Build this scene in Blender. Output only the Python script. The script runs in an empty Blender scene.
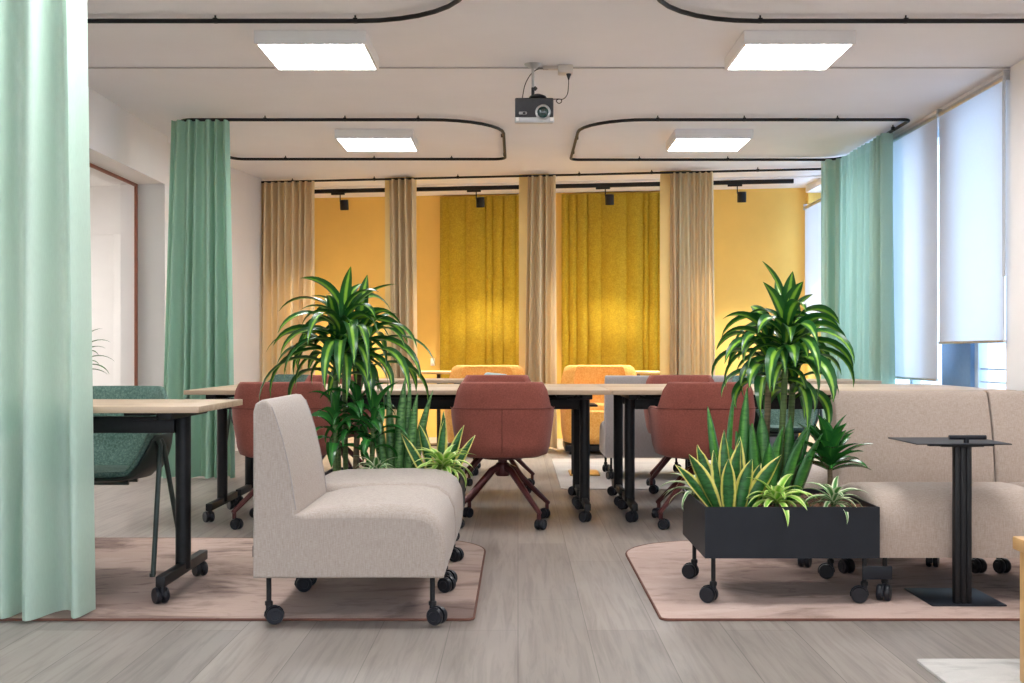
import bpy, bmesh, math, random
from mathutils import Vector, Matrix
random.seed(7)
PI = math.pi
SC = bpy.context.scene
COL = SC.collection
H = 0.94                                   # camera height

# ---------------------------------------------------------------- materials
def new_mat(name):
    m = bpy.data.materials.new(name); m.use_nodes = True
    nt = m.node_tree; b = nt.nodes['Principled BSDF']
    return m, nt, b

def mapping(nt, scale=(1, 1, 1), rot=(0, 0, 0), coord='Object'):
    tc = nt.nodes.new('ShaderNodeTexCoord'); mp = nt.nodes.new('ShaderNodeMapping')
    mp.inputs['Scale'].default_value = scale; mp.inputs['Rotation'].default_value = rot
    nt.links.new(tc.outputs[coord], mp.inputs['Vector'])
    return mp.outputs['Vector']

def noise(nt, vec, scale, detail=3, rough=0.55, dist=0.0):
    n = nt.nodes.new('ShaderNodeTexNoise')
    n.inputs['Scale'].default_value = scale; n.inputs['Detail'].default_value = detail
    n.inputs['Roughness'].default_value = rough; n.inputs['Distortion'].default_value = dist
    nt.links.new(vec, n.inputs['Vector'])
    return n.outputs['Fac']

def ramp(nt, fac, stops, interp='LINEAR'):
    r = nt.nodes.new('ShaderNodeValToRGB'); r.color_ramp.interpolation = interp
    while len(r.color_ramp.elements) < len(stops): r.color_ramp.elements.new(0.5)
    for e, (p, c) in zip(r.color_ramp.elements, stops):
        e.position = p; e.color = (*c, 1)
    nt.links.new(fac, r.inputs['Fac'])
    return r.outputs['Color']

def mix(nt, fac, a, b, mode='MIX'):
    m = nt.nodes.new('ShaderNodeMix'); m.data_type = 'RGBA'; m.blend_type = mode
    for s, v in (('Factor', fac), ('A', a), ('B', b)):
        i = [k for k in m.inputs if k.name == s and (k.type == 'RGBA' or s == 'Factor')][0]
        if isinstance(v, bpy.types.NodeSocket): nt.links.new(v, i)
        elif s == 'Factor': i.default_value = v
        else: i.default_value = (*v, 1)
    return [o for o in m.outputs if o.type == 'RGBA'][0]

def bump(nt, b, h, strength=0.3, dist=0.002):
    n = nt.nodes.new('ShaderNodeBump'); n.inputs['Strength'].default_value = strength
    n.inputs['Distance'].default_value = dist
    nt.links.new(h, n.inputs['Height']); nt.links.new(n.outputs['Normal'], b.inputs['Normal'])

def plain(name, c, rough=0.5, metal=0.0, var=0.12, scale=30, bmp=0.0, stretch=(1, 1, 1), coat=0.0, spec=0.5):
    m, nt, b = new_mat(name)
    v = mapping(nt, stretch)
    f = noise(nt, v, scale, 4)
    lo = tuple(max(0, x * (1 - var)) for x in c); hi = tuple(min(1, x * (1 + var)) for x in c)
    nt.links.new(ramp(nt, f, [(0.3, lo), (0.7, hi)]), b.inputs['Base Color'])
    b.inputs['Roughness'].default_value = rough; b.inputs['Metallic'].default_value = metal
    b.inputs['Specular IOR Level'].default_value = spec
    if coat: b.inputs['Coat Weight'].default_value = coat
    if bmp: bump(nt, b, f, bmp)
    return m

def felt(name, c, dark, light, sc=140, patch=9):
    m, nt, b = new_mat(name)
    v = mapping(nt)
    f1 = noise(nt, v, sc, 3, 0.7); f2 = noise(nt, v, patch, 3)
    c1 = ramp(nt, f1, [(0.32, dark), (0.5, c), (0.68, light)])
    col = mix(nt, 0.25, c1, ramp(nt, f2, [(0.35, dark), (0.65, light)]))
    nt.links.new(col, b.inputs['Base Color'])
    b.inputs['Roughness'].default_value = 0.92
    b.inputs['Sheen Weight'].default_value = 0.1
    b.inputs['Sheen Roughness'].default_value = 0.5
    bump(nt, b, f1, 0.25, 0.002)
    return m

def weave(name, c, dark, light):
    """upholstery cloth with fine slubs"""
    m, nt, b = new_mat(name)
    f1 = noise(nt, mapping(nt, (45, 45, 420)), 1.4, 3, 0.7)
    f2 = noise(nt, mapping(nt, (300, 300, 30)), 1.0, 2, 0.6)
    c1 = ramp(nt, f1, [(0.25, dark), (0.5, c), (0.75, light)])
    c2 = ramp(nt, f2, [(0.25, dark), (0.5, c), (0.75, light)])
    nt.links.new(mix(nt, 0.45, c1, c2), b.inputs['Base Color'])
    b.inputs['Roughness'].default_value = 0.92; b.inputs['Sheen Weight'].default_value = 0.12
    bump(nt, b, f1, 0.15, 0.001)
    return m

def cloth(name, c, trans=0.35, clear=0.0, var=0.035):
    """curtain cloth that lets some light through"""
    m = bpy.data.materials.new(name); m.use_nodes = True
    nt = m.node_tree; nt.nodes.clear()
    out = nt.nodes.new('ShaderNodeOutputMaterial')
    d = nt.nodes.new('ShaderNodeBsdfDiffuse'); t = nt.nodes.new('ShaderNodeBsdfTranslucent')
    f = noise(nt, mapping(nt, (260, 260, 40)), 1.0, 3)
    col = ramp(nt, f, [(0.3, tuple(x * (1 - var) for x in c)), (0.7, tuple(min(1, x * (1 + var)) for x in c))])
    nt.links.new(col, d.inputs['Color']); nt.links.new(col, t.inputs['Color'])
    ms = nt.nodes.new('ShaderNodeMixShader'); ms.inputs[0].default_value = trans
    nt.links.new(d.outputs[0], ms.inputs[1]); nt.links.new(t.outputs[0], ms.inputs[2])
    s = ms.outputs[0]
    if clear:
        tr = nt.nodes.new('ShaderNodeBsdfTransparent'); m2 = nt.nodes.new('ShaderNodeMixShader')
        m2.inputs[0].default_value = clear
        nt.links.new(s, m2.inputs[1]); nt.links.new(tr.outputs[0], m2.inputs[2]); s = m2.outputs[0]
    nt.links.new(s, out.inputs['Surface'])
    return m

def emit(name, c, s):
    m = bpy.data.materials.new(name); m.use_nodes = True
    nt = m.node_tree; nt.nodes.clear()
    out = nt.nodes.new('ShaderNodeOutputMaterial'); e = nt.nodes.new('ShaderNodeEmission')
    e.inputs['Color'].default_value = (*c, 1); e.inputs['Strength'].default_value = s
    nt.links.new(e.outputs[0], out.inputs['Surface'])
    return m

def glassy(name, c=(0.95, 0.98, 1.0)):
    m = bpy.data.materials.new(name); m.use_nodes = True
    nt = m.node_tree; nt.nodes.clear()
    out = nt.nodes.new('ShaderNodeOutputMaterial')
    tr = nt.nodes.new('ShaderNodeBsdfTransparent'); tr.inputs['Color'].default_value = (*c, 1)
    gl = nt.nodes.new('ShaderNodeBsdfGlossy'); gl.inputs['Roughness'].default_value = 0.02
    ms = nt.nodes.new('ShaderNodeMixShader'); ms.inputs[0].default_value = 0.05
    nt.links.new(tr.outputs[0], ms.inputs[1]); nt.links.new(gl.outputs[0], ms.inputs[2])
    nt.links.new(ms.outputs[0], out.inputs['Surface'])
    return m

def wood(name, c, dark, light, axis='x', rough=0.45):
    m, nt, b = new_mat(name)
    s = {'x': (1.2, 26, 26), 'y': (26, 1.2, 26), 'z': (26, 26, 1.2)}[axis]
    f = noise(nt, mapping(nt, s), 1.0, 5, 0.6, 0.6)
    nt.links.new(ramp(nt, f, [(0.25, dark), (0.5, c), (0.75, light)]), b.inputs['Base Color'])
    b.inputs['Roughness'].default_value = rough
    bump(nt, b, f, 0.08, 0.001)
    return m

def leaf_mat(name, stops, band=None, rough=0.3, trans=0.12):
    """colour runs from the midrib (0) to the margin (1); band adds cross bands along the blade"""
    m, nt, b = new_mat(name)
    uv = nt.nodes.new('ShaderNodeUVMap'); uv.uv_map = 'UVMap'
    sp = nt.nodes.new('ShaderNodeSeparateXYZ'); nt.links.new(uv.outputs['UV'], sp.inputs['Vector'])
    a = nt.nodes.new('ShaderNodeMath'); a.operation = 'SUBTRACT'; a.inputs[1].default_value = 0.5
    nt.links.new(sp.outputs['X'], a.inputs[0])
    ab = nt.nodes.new('ShaderNodeMath'); ab.operation = 'ABSOLUTE'; nt.links.new(a.outputs[0], ab.inputs[0])
    ml = nt.nodes.new('ShaderNodeMath'); ml.operation = 'MULTIPLY'; ml.inputs[1].default_value = 2.0
    nt.links.new(ab.outputs[0], ml.inputs[0])
    n0 = noise(nt, mapping(nt, (1, 1, 1)), 35, 3)
    ad = nt.nodes.new('ShaderNodeMath'); ad.operation = 'MULTIPLY_ADD'
    ad.inputs[1].default_value = 0.22; nt.links.new(n0, ad.inputs[0])
    sb = nt.nodes.new('ShaderNodeMath'); sb.operation = 'SUBTRACT'; sb.inputs[1].default_value = 0.11
    nt.links.new(ml.outputs[0], sb.inputs[0]); nt.links.new(sb.outputs[0], ad.inputs[2])
    col = ramp(nt, ad.outputs[0], stops)
    if band:
        f = noise(nt, mapping(nt, (18, 18, 75)), 1.0, 3, 0.6, 0.4)
        k = ramp(nt, f, [(0.44, (1, 1, 1)), (0.6, band)])
        inner = ramp(nt, ml.outputs[0], [(0.6, (1, 1, 1)), (0.78, (0, 0, 0))])
        col2 = mix(nt, 1.0, col, k, 'MULTIPLY')
        col = mix(nt, inner, col, col2)
    nt.links.new(col, b.inputs['Base Color'])
    b.inputs['Roughness'].default_value = rough
    b.inputs['Specular IOR Level'].default_value = 0.5
    if trans:
        t = nt.nodes.new('ShaderNodeBsdfTranslucent'); nt.links.new(col, t.inputs['Color'])
        ms = nt.nodes.new('ShaderNodeMixShader'); ms.inputs[0].default_value = trans
        out = nt.nodes['Material Output']
        nt.links.new(b.outputs[0], ms.inputs[1]); nt.links.new(t.outputs[0], ms.inputs[2])
        nt.links.new(ms.outputs[0], out.inputs['Surface'])
    return m

def floor_mat():
    m, nt, b = new_mat('grey_oak_planks')
    v = mapping(nt, (1, 1, 1), (0, 0, PI / 2))
    br = nt.nodes.new('ShaderNodeTexBrick')
    nt.links.new(v, br.inputs['Vector'])
    br.offset = 0.37; br.inputs['Scale'].default_value = 1.0
    br.inputs['Brick Width'].default_value = 1.35; br.inputs['Row Height'].default_value = 0.235
    br.inputs['Mortar Size'].default_value = 0.0016; br.inputs['Mortar Smooth'].default_value = 0.3
    br.inputs['Color1'].default_value = (0.335, 0.29, 0.257, 1); br.inputs['Color2'].default_value = (0.255, 0.222, 0.2, 1)
    br.inputs['Mortar'].default_value = (0.14, 0.12, 0.105, 1); br.inputs['Bias'].default_value = 0.0
    g = noise(nt, mapping(nt, (34, 1.6, 1)), 1.0, 6, 0.65, 0.8)
    g2 = noise(nt, mapping(nt, (5, 0.9, 1)), 1.3, 4, 0.6, 0.5)
    c = mix(nt, 0.55, br.outputs['Color'], ramp(nt, g, [(0.3, (0.42, 0.40, 0.385)), (0.55, (1, 1, 1)), (0.8, (1.0, 1.0, 1.0))]), 'MULTIPLY')
    c = mix(nt, 0.6, c, ramp(nt, g2, [(0.3, (0.72, 0.71, 0.7)), (0.7, (1.0, 1.0, 1.0))]), 'MULTIPLY')
    nt.links.new(c, b.inputs['Base Color'])
    b.inputs['Roughness'].default_value = 0.42
    bump(nt, b, g, 0.12, 0.001)
    return m

def rug_mat(name, base, patch, light, off, blots=()):
    """pile rug; blots are woven brown clouds (x, y, radius)"""
    m, nt, b = new_mat(name)
    mp = mapping(nt, (0.8, 1.25, 1)); mp.node.inputs['Location'].default_value = (off, off * 0.7, 0)
    f = noise(nt, mp, 1.6, 6, 0.6, 0.9)
    f2 = noise(nt, mapping(nt, (1, 2.2, 1)), 6, 4, 0.6, 0.8)
    pile = noise(nt, mapping(nt), 420, 2)
    pos = mapping(nt)
    val = f
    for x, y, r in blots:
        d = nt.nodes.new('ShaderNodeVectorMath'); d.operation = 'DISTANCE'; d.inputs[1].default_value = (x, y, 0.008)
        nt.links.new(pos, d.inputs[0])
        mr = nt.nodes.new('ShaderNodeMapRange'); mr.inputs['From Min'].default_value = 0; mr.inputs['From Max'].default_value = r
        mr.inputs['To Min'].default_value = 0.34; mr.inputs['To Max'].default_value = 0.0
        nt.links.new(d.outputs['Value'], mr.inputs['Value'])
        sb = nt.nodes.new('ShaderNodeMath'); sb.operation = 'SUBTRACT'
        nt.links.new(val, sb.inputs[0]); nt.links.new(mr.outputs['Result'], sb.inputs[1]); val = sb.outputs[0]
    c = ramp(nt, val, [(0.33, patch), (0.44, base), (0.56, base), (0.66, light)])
    c = mix(nt, 0.3, c, ramp(nt, f2, [(0.34, patch), (0.46, base), (0.75, light)]))
    c = mix(nt, 0.5, c, ramp(nt, pile, [(0.3, (0.8, 0.8, 0.8)), (0.7, (1, 1, 1))]), 'MULTIPLY')
    nt.links.new(c, b.inputs['Base Color']); b.inputs['Roughness'].default_value = 0.95
    b.inputs['Sheen Weight'].default_value = 0.1
    bump(nt, b, pile, 0.3, 0.002)
    return m

M = {}
M['floor'] = floor_mat()
M['white'] = plain('warm_white_paint', (0.82, 0.79, 0.775), 0.8, var=0.02, scale=3)
M['ceil'] = plain('ceiling_paint', (0.80, 0.79, 0.81), 0.85, var=0.02, scale=2)
M['whitewall'] = plain('bright_white_paint', (0.86, 0.84, 0.82), 0.75, var=0.02, scale=3)
M['duct'] = plain('grey_cable_duct', (0.42, 0.40, 0.39), 0.7, var=0.02)
M['yellow'] = plain('ochre_yellow_paint', (0.80, 0.535, 0.135), 0.75, var=0.03, scale=4)
M['paleyellow'] = plain('pale_yellow_paint', (0.80, 0.60, 0.25), 0.75, var=0.03, scale=4)
M['brown'] = plain('rust_brown_frame', (0.27, 0.085, 0.045), 0.5, var=0.1)
M['greyblue'] = plain('blue_grey_panel', (0.17, 0.29, 0.45), 0.5, var=0.05)
M['paleblue'] = plain('pale_window_frame', (0.55, 0.66, 0.76), 0.4, var=0.03)
M['black'] = plain('black_powder_coat', (0.009, 0.009, 0.010), 0.45, var=0.2, scale=60, spec=0.3)
M['planter'] = plain('anthracite_sheet_metal', (0.013, 0.015, 0.020), 0.45, var=0.1, scale=12, spec=0.25)
M['rubber'] = plain('black_caster_plastic', (0.010, 0.011, 0.016), 0.38, var=0.2, spec=0.35)
M['steel'] = plain('brushed_steel', (0.55, 0.55, 0.55), 0.3, 1.0, var=0.08)
M['silver'] = plain('silver_plastic', (0.5, 0.5, 0.5), 0.35, 0.5, var=0.05)
M['lamp'] = plain('white_lamp_housing', (0.80, 0.775, 0.755), 0.5, var=0.01)
M['glow'] = emit('lamp_diffuser', (0.97, 0.985, 1.0), 29.0)
M['glow2'] = emit('side_room_fill_glow', (1.0, 0.97, 0.94), 48.0)
M['spotglow'] = emit('spot_lens', (1.0, 0.85, 0.6), 6.0)
M['mint'] = cloth('mint_sheer_cloth', (0.61, 0.765, 0.665), 0.42, 0.07)
M['green'] = cloth('sage_green_cloth', (0.36, 0.57, 0.45), 0.22)
M['green2'] = cloth('sage_green_light_cloth', (0.38, 0.53, 0.43), 0.32)
M['greentape'] = cloth('sage_heading_tape', (0.42, 0.55, 0.45), 0.5)
M['beige'] = cloth('sand_beige_cloth', (0.72, 0.59, 0.385), 0.22)
M['beigetape'] = cloth('sand_heading_tape', (0.40, 0.28, 0.14), 0.3)
M['blind'] = cloth('white_blind_cloth', (0.78, 0.79, 0.81), 0.5, 0.0, 0.02)
M['linen'] = weave('beige_linen_upholstery', (0.38, 0.317, 0.272), (0.25, 0.19, 0.15), (0.48, 0.42, 0.375))
M['sofa'] = weave('sand_linen_upholstery', (0.385, 0.303, 0.25), (0.265, 0.195, 0.15), (0.48, 0.40, 0.345))
M['greycloth'] = weave('grey_upholstery', (0.34, 0.30, 0.285), (0.27, 0.24, 0.225), (0.40, 0.365, 0.35))
M['red'] = felt('brick_red_felt', (0.245, 0.064, 0.043), (0.18, 0.045, 0.031), (0.30, 0.086, 0.06))
M['redseam'] = plain('dark_red_thread', (0.14, 0.034, 0.026), 0.9)
M['burgundy'] = plain('burgundy_metal', (0.075, 0.016, 0.016), 0.35, 0.3, var=0.1)
M['greenfelt'] = felt('mottled_green_felt', (0.10, 0.18, 0.145), (0.045, 0.095, 0.075), (0.21, 0.31, 0.26), 110)
M['greenedge'] = plain('dark_green_shell_edge', (0.018, 0.032, 0.027), 0.5)
M['greenleg'] = plain('dark_green_metal', (0.045, 0.062, 0.056), 0.4, 0.3)
M['orange'] = felt('orange_felt', (0.76, 0.36, 0.075), (0.66, 0.27, 0.035), (0.84, 0.47, 0.14), 60)
M['panel'] = felt('mustard_acoustic_felt', (0.52, 0.355, 0.012), (0.42, 0.275, 0.008), (0.62, 0.45, 0.03), 70, 25)
M['bluecloth'] = felt('pale_blue_cloth', (0.30, 0.42, 0.45), (0.24, 0.34, 0.37), (0.4, 0.5, 0.53))
M['ash'] = wood('pale_ash_veneer', (0.47, 0.345, 0.235), (0.38, 0.265, 0.17), (0.54, 0.42, 0.30))
M['oak'] = wood('honey_oak', (0.58, 0.33, 0.13), (0.45, 0.23, 0.08), (0.68, 0.42, 0.19), 'z')
M['birch'] = wood('pale_yellow_birch', (0.66, 0.47, 0.22), (0.55, 0.37, 0.16), (0.72, 0.55, 0.3))
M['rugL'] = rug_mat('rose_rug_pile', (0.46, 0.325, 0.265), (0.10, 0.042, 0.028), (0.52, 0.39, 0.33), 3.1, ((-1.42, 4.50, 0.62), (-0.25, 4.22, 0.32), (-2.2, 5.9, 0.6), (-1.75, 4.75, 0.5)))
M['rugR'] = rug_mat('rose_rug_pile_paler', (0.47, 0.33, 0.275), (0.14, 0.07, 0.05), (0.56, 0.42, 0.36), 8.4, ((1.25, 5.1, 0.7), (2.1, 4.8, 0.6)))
M['rugedge'] = plain('brown_rug_binding', (0.13, 0.05, 0.033), 0.9)
M['palerug'] = rug_mat('cream_rug_pile', (0.47, 0.45, 0.42), (0.24, 0.23, 0.21), (0.56, 0.53, 0.50), 1.0)
M['lounge_rug'] = rug_mat('pale_grey_rug_pile', (0.50, 0.45, 0.41), (0.40, 0.36, 0.33), (0.58, 0.54, 0.5), 5.0)
M['brass'] = plain('brushed_brass', (0.60, 0.40, 0.14), 0.35, 1.0)
M['soil'] = plain('potting_bark', (0.13, 0.062, 0.032), 0.95, var=0.75, scale=70, bmp=1.0)
M['glass'] = glassy('window_glass')
M['lens'] = plain('projector_lens_glass', (0.005, 0.045, 0.04), 0.08, coat=1.0)
M['dark'] = plain('dark_grey_plastic', (0.028, 0.028, 0.032), 0.5, var=0.15)
M['cream'] = plain('cream_box', (0.62, 0.56, 0.50), 0.5, var=0.02)
M['dracaena'] = leaf_mat('striped_dracaena_leaf', [(0.0, (0.30, 0.52, 0.055)), (0.22, (0.20, 0.42, 0.04)), (0.36, (0.022, 0.12, 0.02)), (1.0, (0.012, 0.075, 0.018))])
M['darkleaf'] = leaf_mat('glossy_dark_leaf', [(0.0, (0.06, 0.24, 0.035)), (0.2, (0.03, 0.16, 0.028)), (1.0, (0.02, 0.12, 0.024))], rough=0.25)
M['snake'] = leaf_mat('yellow_edged_snake_leaf', [(0.0, (0.035, 0.17, 0.035)), (0.55, (0.025, 0.13, 0.03)), (0.64, (0.05, 0.18, 0.04)), (0.72, (0.66, 0.60, 0.10)), (1.0, (0.74, 0.68, 0.22))], (0.45, 0.55, 0.5), 0.35)
M['snake2'] = leaf_mat('banded_snake_leaf', [(0.0, (0.15, 0.30, 0.09)), (0.6, (0.10, 0.24, 0.07)), (1.0, (0.04, 0.13, 0.04))], (0.25, 0.40, 0.33), 0.35)
M['broad'] = leaf_mat('plain_green_broad_leaf', [(0.0, (0.12, 0.36, 0.05)), (0.3, (0.06, 0.24, 0.04)), (1.0, (0.025, 0.13, 0.03))], (0.6, 0.7, 0.65), 0.35)
M['spider'] = leaf_mat('lime_spider_leaf', [(0.0, (0.16, 0.40, 0.04)), (0.35, (0.25, 0.52, 0.05)), (0.7, (0.62, 0.74, 0.22)), (1.0, (0.72, 0.8, 0.4))], rough=0.4)
M['spider2'] = leaf_mat('cream_edged_spider_leaf', [(0.0, (0.06, 0.22, 0.05)), (0.4, (0.08, 0.25, 0.05)), (0.66, (0.62, 0.68, 0.42)), (1.0, (0.75, 0.78, 0.6))], rough=0.4)
M['stem'] = plain('ringed_green_cane', (0.075, 0.125, 0.03), 0.6, var=0.5, scale=1.0, stretch=(4, 4, 120), bmp=0.4)
M['woody'] = plain('brown_woody_stem', (0.13, 0.095, 0.05), 0.8, var=0.4, scale=1.0, stretch=(4, 4, 90), bmp=0.4)
M['pot'] = plain('grey_pot', (0.3, 0.3, 0.3), 0.6)

# ---------------------------------------------------------------- mesh helpers
def link(name, bm, m, parent=None, smooth=40, loc=None):
    me = bpy.data.meshes.new(name)
    bmesh.ops.recalc_face_normals(bm, faces=bm.faces)
    bm.to_mesh(me); bm.free()
    if smooth:
        me.polygons.foreach_set('use_smooth', [True] * len(me.polygons))
        me.set_sharp_from_angle(angle=math.radians(smooth))
        for p in me.polygons:
            if len(p.vertices) > 12: p.use_smooth = False
    o = bpy.data.objects.new(name, me); COL.objects.link(o)
    me.materials.append(M[m] if isinstance(m, str) else m)
    if parent: o.parent = parent
    if loc: o.location = loc
    return o

def tag(o, label, cat, group=None):
    o['label'] = label; o['category'] = cat
    if group: o['group'] = group
    return o

def thing(name, label, cat, loc=(0, 0, 0), rz=0.0, group=None):
    o = bpy.data.objects.new(name, None); COL.objects.link(o)
    o.empty_display_size = 0.1
    o.location = loc; o.rotation_euler = (0, 0, rz)
    return tag(o, label, cat, group)

def structure(o):
    o['kind'] = 'structure'; return o

def dup(root, label, loc, rz=0.0, group=None):
    """copy of a thing with its parts and sub-parts"""
    def cp(o, p):
        c = o.copy(); COL.objects.link(c); c.parent = p
        for k in [x for x in bpy.data.objects if x.parent == o]: cp(k, c)
        return c
    r = cp(root, None)
    r['label'] = label; r.location = loc; r.rotation_euler = (0, 0, rz)
    if group: r['group'] = group
    return r

def box(bm, c, s, bev=0.0, seg=2, rot=None):
    t = bmesh.new()
    bmesh.ops.create_cube(t, size=1.0)
    bmesh.ops.scale(t, vec=s, verts=t.verts)
    if bev > 0: bmesh.ops.bevel(t, geom=t.edges[:], offset=bev, segments=seg, affect='EDGES', profile=0.5)
    if rot is not None: bmesh.ops.transform(t, matrix=rot, verts=t.verts)
    bmesh.ops.translate(t, vec=c, verts=t.verts)
    me = bpy.data.meshes.new('t'); t.to_mesh(me); t.free(); bm.from_mesh(me); bpy.data.meshes.remove(me)

def b2(bm, x0, x1, y0, y1, z0, z1, bev=0.0, seg=2):
    box(bm, ((x0 + x1) / 2, (y0 + y1) / 2, (z0 + z1) / 2), (abs(x1 - x0), abs(y1 - y0), abs(z1 - z0)), bev, seg)

def tube(bm, pts, r, n=10, closed=False, cap=True):
    pts = [Vector(p) for p in pts]; rings = []
    N = len(pts); up = None
    rr = r if isinstance(r, (list, tuple)) else [r] * N
    for i, p in enumerate(pts):
        a = pts[(i - 1) % N] if (i > 0 or closed) else p
        b = pts[(i + 1) % N] if (i < N - 1 or closed) else p
        d = (b - a).normalized()
        if up is None:
            up = Vector((0, 0, 1)) if abs(d.z) < 0.9 else Vector((1, 0, 0))
        x = d.cross(up).normalized(); y = x.cross(d).normalized(); up = y
        rings.append([bm.verts.new(p + (x * math.cos(2 * PI * k / n) + y * math.sin(2 * PI * k / n)) * rr[i]) for k in range(n)])
    for i in range(N if closed else N - 1):
        A, B = rings[i], rings[(i + 1) % N]
        for k in range(n): bm.faces.new((A[k], A[(k + 1) % n], B[(k + 1) % n], B[k]))
    if cap and not closed:
        bm.faces.new(rings[0][::-1]); bm.faces.new(rings[-1])

def cyl(bm, p0, p1, r, n=16): tube(bm, [p0, p1], r, n)

def lathe(bm, prof, c=(0, 0, 0), n=24, mat=None):
    """prof: (radius, height) from bottom to top round the z axis"""
    rings = []
    mat = mat or Matrix.Identity(4)
    for r, z in prof:
        if r < 1e-6: rings.append([bm.verts.new(mat @ Vector((0, 0, z)) + Vector(c))])
        else: rings.append([bm.verts.new(mat @ Vector((r * math.cos(2 * PI * k / n), r * math.sin(2 * PI * k / n), z)) + Vector(c)) for k in range(n)])
    for A, B in zip(rings, rings[1:]):
        if len(A) == 1 and len(B) == 1: continue
        for k in range(n):
            if len(A) == 1: bm.faces.new((A[0], B[(k + 1) % n], B[k]))
            elif len(B) == 1: bm.faces.new((A[k], A[(k + 1) % n], B[0]))
            else: bm.faces.new((A[k], A[(k + 1) % n], B[(k + 1) % n], B[k]))
    if len(rings[0]) > 1: bm.faces.new(rings[0][::-1])
    if len(rings[-1]) > 1: bm.faces.new(rings[-1])

def prism(bm, poly, z0, z1):
    a = [bm.verts.new((x, y, z0)) for x, y in poly]; b = [bm.verts.new((x, y, z1)) for x, y in poly]
    n = len(poly)
    bm.faces.new(a[::-1]); bm.faces.new(b)
    for i in range(n): bm.faces.new((a[i], a[(i + 1) % n], b[(i + 1) % n], b[i]))

def smooth_poly(pts, it=2, keep=()):
    """corner cutting of a closed polygon"""
    for _ in range(it):
        q = []
        for i in range(len(pts)):
            a, b = pts[i], pts[(i + 1) % len(pts)]
            q += [(a[0] * .75 + b[0] * .25, a[1] * .75 + b[1] * .25), (a[0] * .25 + b[0] * .75, a[1] * .25 + b[1] * .75)]
        pts = q
    return pts

def soft_extrude(bm, prof, width, r, ns=5):
    """closed profile in (x,z) carried along y with rounded ends"""
    n = len(prof)
    area = sum(prof[i][0] * prof[(i + 1) % n][1] - prof[(i + 1) % n][0] * prof[i][1] for i in range(n))
    sg = 1 if area > 0 else -1
    nor = []
    for i in range(n):
        a, b = prof[i - 1], prof[(i + 1) % n]
        dx, dz = b[0] - a[0], b[1] - a[1]; l = math.hypot(dx, dz) or 1
        nor.append((dz / l * sg, -dx / l * sg))
    rs = r if isinstance(r, (list, tuple)) else [r] * n
    rings = []
    for k in list(range(ns + 1)) + list(range(ns, -1, -1)):
        t = k / ns * PI / 2; far = len(rings) > ns
        ring = []
        for p, m, q in zip(prof, nor, rs):
            ins, w = q * (1 - math.sin(t)), q * (1 - math.cos(t))
            ring.append(bm.verts.new((p[0] - m[0] * ins, width - w if far else w, p[1] - m[1] * ins)))
        rings.append(ring)
    for A, B in zip(rings, rings[1:]):
        for i in range(n): bm.faces.new((A[i], A[(i + 1) % n], B[(i + 1) % n], B[i]))
    bm.faces.new(rings[0]); bm.faces.new(rings[-1][::-1])

def catmull(pts, per=6):
    pts = [Vector(p) for p in pts]
    P = [pts[0] * 2 - pts[1]] + pts + [pts[-1] * 2 - pts[-2]]
    out = []
    for i in range(1, len(P) - 2):
        for k in range(per):
            t = k / per
            a, b, c, d = P[i - 1], P[i], P[i + 1], P[i + 2]
            out.append(0.5 * ((2 * b) + (c - a) * t + (2 * a - 5 * b + 4 * c - d) * t * t + (3 * b - a - 3 * c + d) * t ** 3))
    out.append(pts[-1])
    return out

def rounded_path(corners, per=8):
    """closed list of (x, y, radius) -> points with circular corners"""
    out = []; n = len(corners)
    for i, (x, y, r) in enumerate(corners):
        p = Vector((x, y)); a = Vector(corners[i - 1][:2]); b = Vector(corners[(i + 1) % n][:2])
        u = (a - p).normalized(); v = (b - p).normalized()
        if r <= 0: out.append((x, y)); continue
        s, e = p + u * r, p + v * r
        c = p + (u + v) * r
        a0 = math.atan2(s.y - c.y, s.x - c.x); a1 = math.atan2(e.y - c.y, e.x - c.x)
        d = (a1 - a0 + PI) % (2 * PI) - PI
        for k in range(per + 1):
            t = a0 + d * k / per; out.append((c.x + r * math.cos(t), c.y + r * math.sin(t)))
    return out

# ---------------------------------------------------------------- the setting
CEIL = 2.73
DX, DY = 0.988, -0.1547          # the rear of the room runs a little askew
def back_y(x, off): return 11.774 - 0.1565 * x + off

bm = bmesh.new(); b2(bm, -6.2, 3.6, -3.2, 14.4, -0.12, 0.0)
structure(link('floor', bm, 'floor', smooth=0))
bm = bmesh.new(); b2(bm, -3.12, 3.6, -3.2, 14.4, CEIL, CEIL + 0.15)
structure(link('ceiling', bm, 'ceil', smooth=0))
bm = bmesh.new()                  # left: soffit beam, solid stretch and pillar round the opening
b2(bm, -3.3, -2.88, -3.2, 9.70, 2.325, CEIL)
structure(link('wall_left_beam', bm, 'white', smooth=0))
bm = bmesh.new(); b2(bm, -3.24, -3.10, -3.2, 6.4, 0, 2.325)
structure(link('wall_left', bm, 'white', smooth=0))
bm = bmesh.new(); prism(bm, [(-3.24, 9.76), (-3.02, 9.76), (-2.33, 14.0), (-3.24, 14.0)], 0, CEIL)
b2(bm, -3.24, -2.88, 9.70, 9.78, 0, CEIL)
structure(link('wall_left_rear', bm, 'white', smooth=0))
# brown frame of the opening on the left
d = bpy.data.objects.new('door_1', None); COL.objects.link(d); structure(d)
bm = bmesh.new()
b2(bm, -3.116, -3.098, 9.66, 9.70, 0, 2.325, 0.003); b2(bm, -3.116, -3.098, 6.4, 6.44, 0, 2.325, 0.003)
b2(bm, -3.116, -3.098, 6.44, 9.66, 2.300, 2.325, 0.003)
link('door_frame', bm, 'brown', d)
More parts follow.
